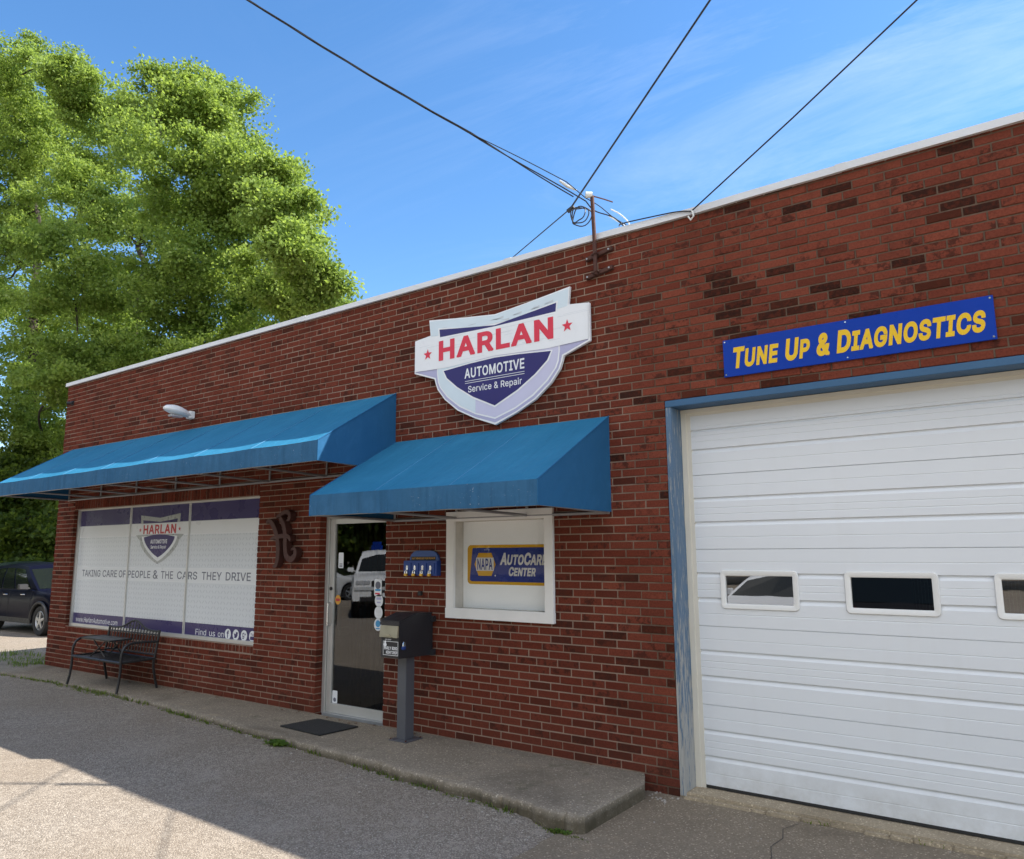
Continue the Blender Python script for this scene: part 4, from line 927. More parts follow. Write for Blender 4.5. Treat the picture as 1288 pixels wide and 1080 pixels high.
# ---- garage opening, door, windows
def garage():
    f = MB().box(-2.590, 1.358, -.006, .215, 2.876, 2.930).build('garage_frame', MT['bluehead'], bld, bevel=.003)
    MB().box(-2.590, -2.540, -.003, .21, -.11, 2.875).build('jamb', MT['bluepaint'], f, bevel=.003)
    MB().box(1.31, 1.358, -.003, .21, -.11, 2.875).build('jamb', MT['bluepaint'], f, bevel=.003)
    tr = MB()
    tr.box(-2.539, -2.497, .185, .23, -.105, 2.85); tr.box(-2.497, -2.462, .196, .232, -.09, 2.85)
    tr.box(-2.539, 1.31, .180, .232, 2.842, 2.872); tr.box(-2.462, 1.24, .194, .232, 2.815, 2.842)
    tr.box(1.24, 1.31, .185, .23, -.105, 2.842)
    tr.build('weather_strip', MT['cream'], f)
    # ribbed sectional door: a height/depth profile swept across
    x0, x1 = -2.462, 1.24
    prof = []   # (z, y)
    YF = .200
    def thin(z): prof.extend([(z+.004, YF), (z, YF+.0028), (z-.004, YF)])
    def step(z, r): prof.extend([(z+.001, YF), (z-.002, YF+.016), (z-r*.35, YF+.014), (z-r, YF)])
    def joint(z): prof.extend([(z+.003, YF), (z+.0015, YF+.010), (z-.0015, YF+.010), (z-.003, YF)])
    prof.append((2.84, YF))
    ev = [('t', 2.722), ('s', 2.699, .022), ('t', 2.645), ('t', 2.598), ('s', 2.538, .037), ('t', 2.42), ('j', 2.324), ('t', 2.23)]
    for k in range(4):
        b = 2.142-.5968*k
        ev += [('s', b, .036), ('t', b-.087), ('t', b-.137), ('s', b-.193, .038)]
        if k < 3: ev += [('t', b-.320), ('j', b-.414), ('t', b-.515)]
        else: ev += [('t', b-.323)]
    for e in ev:
        if e[0] == 't': thin(e[1])
        elif e[0] == 's': step(e[1], e[2])
        else: joint(e[1])
    prof.append((-.058, YF)); 
    # openings for the windows
    wins = [(-2.272, -1.672), (-1.352, -.752), (-.438, .162), (.478, 1.078)]
    wz0, wz1 = 1.268, 1.566
    ins = .035
    mb = MB()
    def sweep(xa, xb, za, zb):
        pts = [p for p in prof if zb >= p[0] >= za]
        def yat(z):
            for (a, ya), (b, yb) in zip(prof, prof[1:]):
                if a >= z >= b: return ya+(yb-ya)*((a-z)/(a-b) if a != b else 0)
            return YF
        pts = [(zb, yat(zb))] + [p for p in pts if za < p[0] < zb] + [(za, yat(za))]
        n = len(pts)
        mb.add([(xa, y, z) for z, y in pts] + [(xb, y, z) for z, y in pts], [(i, n+i, n+i+1, i+1)[::-1] for i in range(n-1)])
    zt, zl = 2.84, -.058
    sweep(x0, x1, wz1-ins, zt); sweep(x0, x1, zl, wz0+ins)
    ed = x0
    for a, b in wins:
        sweep(ed, a+ins, wz0+ins, wz1-ins); ed = b-ins
    sweep(ed, x1, wz0+ins, wz1-ins)
    d = mb.build('garage_door', MT['steel'], bld, recalc=False)
    MB().box(x0, x1, YF-.003, YF+.05, -.078, -.058).build('bottom_seal', MT['rubber'], d)
    MB().box(x0, x1, YF+.052, YF+.06, 1.62, 2.84).build('door_back', MT['dark'], d)
    MB().box(x0, x1, YF+.052, YF+.06, -.058, 1.22).build('door_back', MT['dark'], d)
    for a, b in wins:
        fm = MB(); o = rrect(a, b, wz0, wz1, .035, 6); i_ = rrect(a+.042, b-.042, wz0+.042, wz1-.042, .006, 6)
        n = len(o)
        o2 = rrect(a+.006, b-.006, wz0+.006, wz1-.006, .03, 6)
        i0 = rrect(a+.030, b-.030, wz0+.030, wz1-.030, .012, 6)
        L = [[(x, YF-.001, z) for x, z in o], [(x, YF-.012, z) for x, z in o2], [(x, YF-.012, z) for x, z in i0], [(x, YF-.006, z) for x, z in i_], [(x, YF+.030, z) for x, z in i_]]
        vs = [p for r in L for p in r]
        fm.add(vs, [(k*n+q, k*n+(q+1) % n, (k+1)*n+(q+1) % n, (k+1)*n+q) for k in range(4) for q in range(n)])
        w_ = fm.build('door_window', MT['white'], d, smooth=True)
        MB().box(a+.03, b-.03, YF+.012, YF+.017, wz0+.03, wz1-.03).build('glass_pane', MT['garageglass'], w_)
    s = MB(); s.box(-2.60, 1.36, .005, .32, -.2, -.083)
    s.build('garage_sill', MT['sill'], bld, bevel=.006)
    m2 = MB(); R = random.Random(5)
    x = -2.55
    while x < 1.35:
        ww = R.uniform(.10, .3); m2.box(x, x+ww, -.02-R.uniform(0, .03), .006, -.2, -.095-R.uniform(0, .012)); x += ww
    m2.build('sill_edge', MT['sill'], bld, bevel=.008)
garage()

# ------------------------------------------------------------------ awnings
def awning(x0, x1, zt, zv, zb, dep, name, label, nseam, grp, open_frame):
    t = thing(name, label, 'awning', ((x0+x1)/2, 0, zb), grp)
    # sloped cloth with slight sag between frame bows
    mb = MB(); NX, NY = 48, 10
    vs = []
    for i in range(NX+1):
        u = i/NX; x = x0+(x1-x0)*u
        for j in range(NY+1):
            s = j/NY
            sag = .024*math.sin(math.pi*s)*(math.sin(math.pi*((u*nseam) % 1))) if nseam else 0
            droop = .014*abs(math.sin(math.pi*u*nseam))*s if open_frame else 0
            vs.append((x, -.008-(dep-.008)*s+.0, zt+(zv-zt)*s-sag-droop*.6))
    n = NY+1
    mb.add(vs, [(i*n+j, i*n+j+1, (i+1)*n+j+1, (i+1)*n+j)[::-1] for i in range(NX) for j in range(NY)])
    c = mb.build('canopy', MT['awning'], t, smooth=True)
    va = MB(); vs = []
    for i in range(NX+1):
        u = i/NX; x = x0+(x1-x0)*u
        top = vs_top = zv-(.012*abs(math.sin(math.pi*u*nseam)) if open_frame else 0)
        wv = .004*math.sin(u*57)
        vs += [(x, -dep, top), (x, -dep-.004+wv, (top+zb)/2), (x, -dep-.002+wv*1.5, zb+.003*math.sin(u*31))]
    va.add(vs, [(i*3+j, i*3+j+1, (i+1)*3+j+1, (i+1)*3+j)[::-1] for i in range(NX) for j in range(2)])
    va.build('valance', MT['valance'], t, smooth=True)
    for x, sx in ((x0, -1), (x1, 1)):
        p = [(-.008, zt-.001), (-dep, zv-.001), (-dep, zb), (-.008, zb-.01)]
        sd = MB(); sd.add([(x, y, z) for y, z in p], [(0, 1, 2, 3) if sx < 0 else (3, 2, 1, 0)])
        # subdivide a little so the cloth reads soft
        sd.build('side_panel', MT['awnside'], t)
        MB().tube([(x, -.01, zt), (x, -dep, zv), (x, -dep, zb)], .006, 6).build('edge_piping', MT['awnside'], t)
    for k in range(1, nseam):
        x = x0+(x1-x0)*k/nseam
        MB().tube([(x, -.01, zt+.001), (x, -dep*.5, (zt+zv)/2+.001), (x, -dep, zv+.001)], .0035, 5).build('seam', MT['seam'], c)
    fr = MB(); r = .014
    yb, yf = -.03, -dep+.02
    fr.tube([(x0+.01, yb, zb-.015), (x1-.01, yb, zb-.015)], r); fr.tube([(x0+.01, yf, zb+.01), (x1-.01, yf, zb+.01)], r)
    fr.tube([(x0+.01, yf, zv-.03), (x1-.01, yf, zv-.03)], r)
    fr.build('frame_rail', MT['tube'], t, smooth=True)
    nb = nseam
    for k in range(nb+1):
        x = x0+.02+(x1-x0-.04)*k/nb
        b = MB()
        b.tube([(x, yb, zb-.012), (x, yf, zb+.012)], r*.9); b.tube([(x, yb, zb+.0), (x, yb, zt-.03)], r*.9)
        b.tube([(x, yb, zt-.035), (x, yf, zv-.04)], r*.9); b.tube([(x, yf, zb), (x, yf, zv-.03)], r*.9)
        if open_frame: b.tube([(x, yb, zb+.28), (x, yf, zv-.06)], r*.7)
        b.build('frame_bow', MT['tube'], t, smooth=True)
    return t
awning(-12.88, -5.655, 3.388, 2.775, 2.580, 1.035, 'shop_awning', 'long blue cloth awning over the printed shop window', 7, 'blue cloth awnings', True)
awning(-5.645, -3.110, 2.862, 2.245, 2.055, 1.11, 'entrance_awning', 'short blue cloth awning over the door and white framed window', 3, 'blue cloth awnings', False)

# ------------------------------------------------------------------ shield sign
def shield_sign():
    cx = -4.296; t = thing('shield_sign', 'white shield shaped Harlan Automotive sign mounted high on the brick', 'sign', (cx, 0, 2.9))
    half = [(0, 3.986), (.42, 4.03), (.852, 4.083), (.832, 3.917), (1.048, 3.892), (1.048, 3.543), (.772, 3.450), (.758, 3.405), (.730, 3.335), (.635, 3.222), (.465, 3.092), (.245, 2.99)]
    def sym(h, tip):
        return [(cx+a, z) for a, z in h] + ([(cx, tip)] if tip else []) + [(cx-a, z) for a, z in h[::-1] if a > 0]
    out = sym(half, 2.903)
    b = MB(); b.prism(out, -.060, -.030); b.build('board', MT['signwhite'], t, bevel=.002)
    for dx, z in ((-.6, 3.75), (.6, 3.75), (0, 3.2)): MB().box(cx+dx-.04, cx+dx+.04, -.030, -.004, z-.04, z+.04).build('mounting_block', MT['aludark'], t)
    y = -.0615
    g = MB()
    # upper rim tint, ring shades
    g.prism(sym([(0, 3.975), (.838, 4.066), (.822, 3.905), (.70, 3.895)], None), y, y+.0008, 3)
    ring = sym([(1.030, 3.555), (.755, 3.462), (.742, 3.405), (.714, 3.340), (.622, 3.230), (.455, 3.105), (.242, 3.005)], 2.925)
    g.prism(ring + [(cx-1.03, 3.57), (cx+1.03, 3.57)], y, y+.0008, 2)
    r1 = sym([(.735, 3.50), (.722, 3.41), (.695, 3.35), (.602, 3.245), (.440, 3.125), (.238, 3.030)], 2.958)
    g.prism(r1 + [(cx-.735, 3.57), (cx+.735, 3.57)], y-.001, y-.0003, 0)
    r2 = sym([(.722, 3.50), (.708, 3.415), (.680, 3.355), (.588, 3.255), (.430, 3.140), (.235, 3.045)], 2.974)
    g.prism(r2 + [(cx-.722, 3.57), (cx+.722, 3.57)], y-.002, y-.0013, 4)
    # pale left half of the inner ring
    r3 = [(cx-.722, 3.57), (cx-.722, 3.50), (cx-.708, 3.415), (cx-.680, 3.355), (cx-.588, 3.255), (cx-.430, 3.140), (cx-.235, 3.045), (cx-.235, 3.57)]
    g.prism(r3, y-.003, y-.0023, 3)
    # white keyline and navy fields
    g.prism(sym([(.662, 3.523), (.618, 3.432), (.478, 3.318), (.272, 3.190)], 3.070) + [(cx-.30, 3.552), (cx, 3.567), (cx+.30, 3.552)], y-.004, y-.0033, 0)
    g.prism(sym([(.643, 3.515), (.600, 3.437), (.464, 3.327), (.264, 3.205)], 3.088) + [(cx-.30, 3.541), (cx, 3.553), (cx+.30, 3.541)], y-.005, y-.0043, 1)
    g.prism(sym([(0, 3.862), (.725, 3.975), (.712, 3.85)], None), y-.002, y-.0013, 0)
    g.prism(sym([(0, 3.874), (.706, 3.957), (.695, 3.85)], None), y-.003, y-.0023, 1)
    # banner over the fields
    band = sym([(0, 3.862), (.30, 3.868), (1.036, 3.882), (1.036, 3.556), (.64, 3.572)], 3.578)
    g.prism([(cx-1.036, 3.560), (cx-.60, 3.545), (cx, 3.572), (cx+.60, 3.545), (cx+1.036, 3.560), (cx+1.036, 3.880), (cx, 3.862), (cx-1.036, 3.880)], y-.006, y-.0053, 0)
    # thin grain lines printed on the banner
    R = random.Random(3)
    for i in range(26):
        x = cx+R.uniform(-1.0, .85); z = R.uniform(3.585, 3.855); L = R.uniform(.08, .35)
        g.prism([(x, z), (x+L, z+.002), (x+L, z+.0035), (x, z+.0022)], y-.0068, y-.0062, 6)
    for i in range(9):
        x = cx+R.uniform(-.75, .6); z = R.uniform(3.90, 3.94)+.08*abs(x-cx)
        g.prism([(x, z), (x+.10, z+R.uniform(-.02, .03)), (x+.10, z+.004), (x, z+.004)], y-.0008, y-.0002, 6)
    g.build('printed_face', [MT['signwhite'], MT['navy'], MT['lavender'], MT['paleblue'], MT['lilac'], MT['red'], MT['signsilver']], t)
    l = MB(); yt = y-.0085
    put_text(l, 'HARLAN', -5.004, -3.622, 3.622, 3.832, yt, 0, offset=.034)
    for xx in (-5.155, -3.474): l.prism(star(xx, 3.718, .060), yt, yt+.0006, 0)
    yt2 = y-.0062
    put_text(l, 'AUTOMOTIVE', -4.666, -3.948, 3.396, 3.497, yt2, 1, offset=.020)
    l.box(-4.660, -3.948, yt2, yt2+.0006, 3.366, 3.371, 1); l.box(-4.660, -3.948, yt2, yt2+.0006, 3.345, 3.350, 1)
    put_text(l, 'Service & Repair', -4.622, -3.978, 3.236, 3.318, yt2, 1, offset=.008)
    l.build('lettering', [MT['red'], MT['white_print']], t)
shield_sign()

def tune_sign():
    t = thing('panel_sign', 'blue rectangular Tune Up & Diagnostics panel above the garage door', 'sign', (-1.165, 0, 3.05))
    MB().box(-2.072, -.262, -.024, -.006, 3.052, 3.347).build('panel', MT['signblue'], t, bevel=.0015)
    l = MB()
    put_text(l, 'Tune Up & Diagnostics', -1.992, -.312, 3.106, 3.279, -.0255, 0, offset=.040, shear=.20, caps=.86, spacing=.95)
    l.build('lettering', MT['yellow'], t)
    for x in (-2.055, -1.165, -.28):
        for z in (3.07, 3.33):
            MB().cyl((x, -.028, z), (x, -.0235, z), .006, 10).build('screw', MT['chrome'], t)
tune_sign()

# ------------------------------------------------------------------ ornament letter
def ornament():
    t = thing('metal_letter', 'brown ornate metal letter H hung on the brick between window and door', 'ornament', (-7.4, 0, 1.57))
    S = [[(-7.656,2.067,.019),(-7.623,2.097,.038),(-7.558,2.065,.058),(-7.493,1.986,.065),(-7.446,1.891,.065),(-7.424,1.772,.065),(-7.427,1.654,.061),(-7.456,1.578,.05),(-7.503,1.57,.023)],
         [(-7.411,2.133,.042),(-7.352,2.059,.059),(-7.313,1.974,.063),(-7.299,1.872,.063),(-7.29,1.771,.063),(-7.266,1.688,.067),(-7.193,1.646,.069),(-7.13,1.679,.063),(-7.106,1.729,.05),(-7.128,1.766,.04),(-7.167,1.762,.027),(-7.179,1.744,.017)],
         [(-7.473,2.131,.027),(-7.393,2.164,.042),(-7.313,2.187,.048),(-7.252,2.175,.05),(-7.232,2.136,.046),(-7.247,2.099,.036),(-7.28,2.087,.017)],
         [(-7.563,1.876,.021),(-7.525,1.892,.036),(-7.43,1.906,.048),(-7.323,1.915,.048),(-7.249,1.907,.046),(-7.214,1.879,.038),(-7.205,1.85,.017)]]
    mb = MB()
    for si, pts in enumerate(S):
        # smooth the centreline
        P = [Vector(p) for p in pts]; Q = []
        for i in range(len(P)-1):
            p0, p1, p2, p3 = P[max(i-1, 0)], P[i], P[i+1], P[min(i+2, len(P)-1)]
            for s in range(5):
                u = s/5
                Q.append(.5*((2*p1)+(-p0+p2)*u+(2*p0-5*p1+4*p2-p3)*u*u+(-p0+3*p1-3*p2+p3)*u**3))
        Q.append(P[-1])
        lf, rt = [], []
        for i, q in enumerate(Q):
            d = (Q[min(i+1, len(Q)-1)]-Q[max(i-1, 0)]); d = Vector((d.x, d.y)).normalized(); nn = Vector((-d.y, d.x))
            wd = max(.008, q.z)/2
            lf.append((q.x+nn.x*wd, q.y+nn.y*wd)); rt.append((q.x-nn.x*wd, q.y-nn.y*wd))
        y0 = -.105-.0012*si
        n = len(Q)
        vs = [(x, y0, z) for x, z in lf]+[(x, y0, z) for x, z in rt]+[(x, -.03, z) for x, z in lf]+[(x, -.03, z) for x, z in rt]
        fs = []
        for i in range(n-1):
            fs += [(i, i+1, n+i+1, n+i), (2*n+i, 3*n+i, 3*n+i+1, 2*n+i+1), (i, 2*n+i, 2*n+i+1, i+1), (n+i, n+i+1, 3*n+i+1, 3*n+i)]
        fs += [(0, n, 3*n, 2*n), (n-1, 3*n-1, 4*n-1, 2*n-1)]
        mb.add(vs, fs)
    mb.build('letter', MT['ornament'], t)
    MB().cyl((-7.43, -.03, 1.70), (-7.43, 0, 1.70), .012, 8).build('standoff', MT['rust'], t); MB().cyl((-7.32, -.03, 2.0), (-7.32, 0, 2.0), .012, 8).build('standoff', MT['rust'], t)
ornament()

# ------------------------------------------------------------------ key pick-up box (four locks)
def key_box():
    t = thing('key_box', 'small blue wall box with four padlocked compartments right of the door', 'key box', (-5.24, 0, 1.49))
    x0, x1, z0, z1 = -5.455, -5.010, 1.492, 1.636
    MB().box(x0, x1, -.066, -.004, z0, z1).build('case', MT['boxblue'], t, bevel=.003)
    bp = [(x0+.05, z1-.005), (x0+.052, z1+.03), (x0+.07, z1+.062), (x0+.105, z1+.088), (x0+.14, z1+.098), (x1-.10, z1+.098), (x1-.06, z1+.088), (x1-.03, z1+.062), (x1-.012, z1+.03), (x1-.008, z1-.005)]
    MB().prism(bp, -.030, -.004).build('back_board', MT['boxblued'], t, bevel=.002)
    lp = MB(); lp.box(x0+.075, x1-.045, -.0325, -.0302, z1+.004, z1+.040, 0)
    put_text(lp, '24/7 VEHICLES FOR PICKUP', x0+.082, x1-.052, z1+.012, z1+.032, -.0332, 1, offset=.02)
    lp.build('name_strip', [MT['plastic'], MT['orange']], t)
    for i in range(4):
        a = x0+.018+i*.104; 
        d = MB(); d.box(a, a+.088, -.074, -.066, z0+.012, z1-.022); dd = d.build('compartment_door', MT['boxblue'], t, bevel=.002)
        MB().prism(rrect(a+.030, a+.054, z0+.05, z1-.045, .011), -.080, -.0745).build('hasp', MT['chrome'], dd)
        lk = MB(); lk.box(a+.018, a+.054, -.100, -.0755, z0-.004, z0+.020); lk.build('padlock', MT['brass'], dd, bevel=.003)
        MB().tube([(a+.024, -.088, z0+.018), (a+.024, -.088, z0+.040), (a+.036, -.088, z0+.050), (a+.048, -.088, z0+.040), (a+.048, -.088, z0+.018)], .0045, 6).build('shackle', MT['chrome'], dd, smooth=True)
key_box()
tag(MB().box(-5.295, -5.245, -.030, -.002, 1.297, 1.338).build('junction_box', MT['plastic'], None, bevel=.005), 'tiny black fitting on the brick below the blue key box', 'fitting')

# ------------------------------------------------------------------ drop box on post
def drop_box():
    t = thing('drop_box', 'black key drop box with slanted lid on a grey steel post', 'drop box', (-5.195, -.27, 0))
    xa, xb = -5.312, -5.072
    side = [(-.50, .758), (-.06, .748), (-.06, 1.135), (-.30, 1.145), (-.50, 1.088)]
    n = len(side)
    b = MB(); b.add([(xa, y, z) for y, z in side]+[(xb, y, z) for y, z in side],
          [tuple(range(n-1, -1, -1)), tuple(range(n, 2*n))]+[(i, (i+1) % n, n+(i+1) % n, n+i) for i in range(n)])
    b.build('case', MT['boxblack'], t, bevel=.006)
    lid = MB(); lid.hexa([(xa-.006, -.512, 1.082), (xb+.006, -.512, 1.082), (xb+.006, -.30, 1.143), (xa-.006, -.30, 1.143), (xa-.006, -.512, 1.094), (xb+.006, -.512, 1.094), (xb+.006, -.30, 1.155), (xa-.006, -.30, 1.155)])
    lid.hexa([(xa-.006, -.299, 1.143), (xb+.006, -.299, 1.143), (xb+.006, -.055, 1.133), (xa-.006, -.055, 1.133), (xa-.006, -.299, 1.155), (xb+.006, -.299, 1.155), (xb+.006, -.055, 1.145), (xa-.006, -.055, 1.145)])
    lid.hexa([(xa-.006, -.512, 1.052), (xb+.006, -.512, 1.052), (xb+.006, -.501, 1.052), (xa-.006, -.501, 1.052), (xa-.006, -.512, 1.0815), (xb+.006, -.512, 1.0815), (xb+.006, -.501, 1.0815), (xa-.006, -.501, 1.0815)])
    lid.build('lid', MT['boxblack'], t, bevel=.003)
    hd = MB(); hd.hexa([(xa+.004, -.530, .945), (xb-.004, -.530, .945), (xb-.004, -.502, .945), (xa+.004, -.502, .945), (xa+.004, -.515, 1.050), (xb-.004, -.515, 1.050), (xb-.004, -.502, 1.050), (xa+.004, -.502, 1.050)])
    h = hd.build('slot_hood', MT['hood'], t, bevel=.004)
    MB().prism([(xa+.075, .962), (xa+.10, .972), (xa+.14, .974), (xa+.165, .962)], -.540, -.525).build('thumb_lip', MT['hood'], h)
    lab = MB(); y = -.503
    lab.box(xa+.022, xb-.004, y, y+.002, .770, .935, 0)
    for q in ((xa+.035, xb-.012, .905, .909), (xa+.035, xb-.012, .783, .787)): lab.box(q[0], q[1], y-.001, y-.0002, q[2], q[3], 1)
    lab.box(xa+.035, xa+.039, y-.001, y-.0002, .7872, .9048, 1); lab.box(xb-.016, xb-.012, y-.001, y-.0002, .7872, .9048, 1)
    put_text(lab, 'EARLY BIRD', xa+.050, xb-.022, .833, .862, y-.0012, 1, offset=.03)
    put_text(lab, 'NIGHT DROP', xa+.075, xb-.022, .796, .824, y-.0012, 1, offset=.03)
    put_text(lab, 'KEY DROP', xa+.060, xa+.140, .918, .929, y-.0012, 1, offset=.02)
    bird = [(0, 0), (.012, .012), (.010, .026), (.022, .034), (.034, .028), (.030, .012), (.040, .0), (.036, -.016), (.024, -.020), (.026, -.032), (.014, -.026), (.006, -.014)]
    lab.prism([(xa+.042+a, .880+b_) for a, b_ in bird], y-.0035, y-.0015, 1)
    lab.build('label_plate', [MT['plastic'], MT['white_print']], t)
    pl = MB(); px = xb+.018
    pl.box(xb+.001, xb+.030, -.478, -.440, .838, .868)
    p = pl.build('padlock', MT['boxblue'], t, bevel=.004)
    MB().tube([(px, -.472, .866), (px, -.472, .895), (px, -.459, .908), (px, -.446, .895), (px, -.446, .866)], .005, 6).build('shackle', MT['chrome'], p, smooth=True)
    for z in (.775, 1.085):
        f = MB(); f.prism(rrect(xb+.002, xb+.042, z-.028, z+.028, .010), -.085, -.045); f.build('wall_flange', MT['boxblack'], t, bevel=.002)
    br = MB(); br.box(xa+.04, xa+.07, -.06, -.002, .80, 1.10); br.box(xb-.07, xb-.04, -.06, -.002, .80, 1.10); br.build('wall_bracket', MT['boxblack'], t)
    MB().box(-5.262, -5.148, -.325, -.212, .010, .752).build('post', MT['postgrey'], t, bevel=.004)
    bpz = MB(); bpz.box(-5.305, -5.085, -.385, -.155, 0.001, .011); q = bpz.build('base_plate', MT['postgrey'], t, bevel=.002)
    for dx in (-5.29, -5.10):
        for dy in (-.37, -.17): MB().cyl((dx, dy, .010), (dx, dy, .022), .009, 6).build('bolt', MT['rust'], q)
drop_box()

# ------------------------------------------------------------------ mat
m = MB(); R = random.Random(6)
mv = [(-6.606, -.607), (-5.958, -.645), (-5.924, -.183), (-6.548, -.172)]
m.add([(x, y, .002) for x, y in mv]+[(x, y, .014) for x, y in mv], [(3, 2, 1, 0), (4, 5, 6, 7), (0, 1, 5, 4), (1, 2, 6, 5), (2, 3, 7, 6), (3, 0, 4, 7)])
tag(m.build('doormat', MT['rubber'], None, bevel=.004), 'black rubber mat lying on the pavement in front of the glass door', 'doormat')

# ------------------------------------------------------------------ bench and tray table
def bench():
    t = thing('bench', 'black metal two seat bench with curved arms under the shop window', 'bench', (-10.42, -.38, 0))
    xa, xb, yf, yb = -11.09, -9.80, -.60, -.165
    r = .016
    for x in (xa, xb):
        s = -1 if x == xa else 1
        MB().tube([(x+s*.01, yf-.035, .002), (x, yf-.012, .12), (x, yf, .25), (x, yf, .365)], r, 8).build('leg', MT['blackmetal'], t, smooth=True)
        MB().tube([(x+s*.005, yb+.055, .002), (x, yb+.02, .14), (x, yb-.005, .26), (x, yb-.01, .365)], r, 8).build('leg', MT['blackmetal'], t, smooth=True)
        pts = [(x, yf, .365), (x, yf, .44), (x, yf+.008, .50), (x, yf+.035, .555), (x, yf+.085, .588), (x, yf+.16, .600), (x, yf+.30, .598), (x, yb+.035, .585)]
        MB().tube(pts, r, 8).build('armrest', MT['blackmetal'], t, smooth=True)
    st = MB()
    st.tube([(xa, yf, .365), (xb, yf, .365)], .018); st.tube([(xa, yb, .375), (xb, yb, .375)], .014); st.tube([(xa, yf, .365), (xa, yb, .375)], .014); st.tube([(xb, yf, .365), (xb, yb, .375)], .014)
    for i in range(9):
        y = yf+.03+i*(yb-yf-.05)/8; st.box(xa+.01, xb-.01, y-.016, y+.016, .362+.006*math.sin(i/8*math.pi)*-1.5, .369+.006*math.sin(i/8*math.pi)*-1.5)
    for x in (xa+(xb-xa)/3, xa+(xb-xa)*2/3): st.box(x-.012, x+.012, yf, yb, .345, .360)
    st.build('seat', MT['blackmetal'], t)
    bk = MB()
    def by(z): return yb+.0+(z-.37)*.14
    def topz(u): 
        d = abs(u-.5)*2
        return .712+.112*math.exp(-(d/.36)**2) + .012*max(0, d-.85)
    top = [(xa+(xb-xa)*i/24, by(topz(i/24)), topz(i/24)) for i in range(25)]
    bk.tube(top, .013, 8)
    bk.tube([(xa, by(.365), .365), (xa, by(.73), .730)], r); bk.tube([(xb, by(.365), .365), (xb, by(.73), .730)], r)
    bk.tube([(xa, by(.42), .42), (xb, by(.42), .42)], .011); bk.tube([(xa, by(.668), .668), (xb, by(.668), .668)], .009)
    bk.build('backrest', MT['blackmetal'], t, smooth=True)
    for i in range(1, 17):
        u = i/17; x = xa+(xb-xa)*u; zt = topz(u)
        MB().tube([(x, by(.42), .42), (x, by(zt), zt)], .0075, 6).build('back_bar', MT['blackmetal'], t, smooth=True)
    sc = MB(); cx = (xa+xb)/2
    for s in (-1, 1):
        sc.tube([(cx+s*(.02+.11*math.sin(q)), by(.72), .715+.07*math.sin(q*1.5)*(1-q/4)) for q in np.linspace(0, 2.6, 12)], .006, 6)
    sc.build('scroll', MT['blackmetal'], t, smooth=True)
bench()
def tray():
    t = thing('tray_table', 'small black folding table standing on the seat of the metal bench', 'tray table', (-10.62, -.40, .376))
    x0, x1, y0, y1 = -11.00, -10.22, -.55, -.24
    MB().box(x0, x1, y0, y1, .592, .612).build('table_top', MT['blackmetal'], t, bevel=.006)
    for y in (y0+.04, y1-.04):
        a = MB(); a.tube([(x0+.28, y, .592), (x1-.18, y+.01, .377)], .009, 6); a.build('leg', MT['blackmetal'], t, smooth=True)
        a = MB(); a.tube([(x1-.16, y-.012, .592), (x0+.26, y-.012, .377)], .009, 6); a.build('leg', MT['blackmetal'], t, smooth=True)
    MB().tube([(x0+.44, y0+.035, .47), (x0+.44, y1-.035, .47)], .007, 6).build('cross_bar', MT['blackmetal'], t, smooth=True)
tray()

# ------------------------------------------------------------------ wall lamp
def wall_lamp():
    t = thing('wall_lamp', 'white security lamp with long hood on the brick above the long awning', 'wall lamp', (-9.5, 0, 3.57))
    MB().box(-9.565, -9.455, -.075, -.004, 3.525, 3.625).build('mount', MT['white'], t, bevel=.008)
    a = MB(); vs = []; N = 12; n = 14
    for i in range(N+1):
        u = i/N
        y = -.06-.36*u
        wd = .052*math.sin(min(1, .25+u*1.0)*math.pi*.62)*(1-.0*u)*1.6; wd = .04+.062*math.sin(math.pi*min(1, u*.9+.1)**1.2)
        ht = .038+.045*math.sin(math.pi*min(1, u*.92+.08)**1.1)
        zc = 3.565+.055*u
        if u > .93: wd *= .55; ht *= .55
        for k in range(n):
            an = 2*math.pi*k/n
            vs.append((-9.51+wd*math.cos(an), y, zc+ht*(math.sin(an) if math.sin(an) > 0 else .55*math.sin(an))))
    fs = [(i*n+k, i*n+(k+1) % n, (i+1)*n+(k+1) % n, (i+1)*n+k) for i in range(N) for k in range(n)]+[tuple(range(n)), tuple(N*n+k for k in range(n))]
    a.add(vs, fs); a.build('lamp_head', MT['white'], t, smooth=True)
    l = MB(); l.prism([(-9.51+.075*math.cos(q), 0+.0) for q in []] or [(-9.56, 3.52), (-9.46, 3.52), (-9.46, 3.545), (-9.56, 3.545)], -.34, -.16); l.build('lens', MT['lampglass'], t, bevel=.01)
wall_lamp()
# small camera at the far left corner
t = thing('wall_camera', 'tiny dark camera on the brick near the far left roof corner', 'camera', (-13.06, 0, 4.17))
MB().box(-13.09, -13.03, -.02, -.004, 4.14, 4.21).build('mount', MT['plastic'], t, bevel=.004)
MB().cyl((-13.06, -.02, 4.175), (-13.09, -.09, 4.165), .026, 12).build('camera_body', MT['plastic'], t, smooth=True)

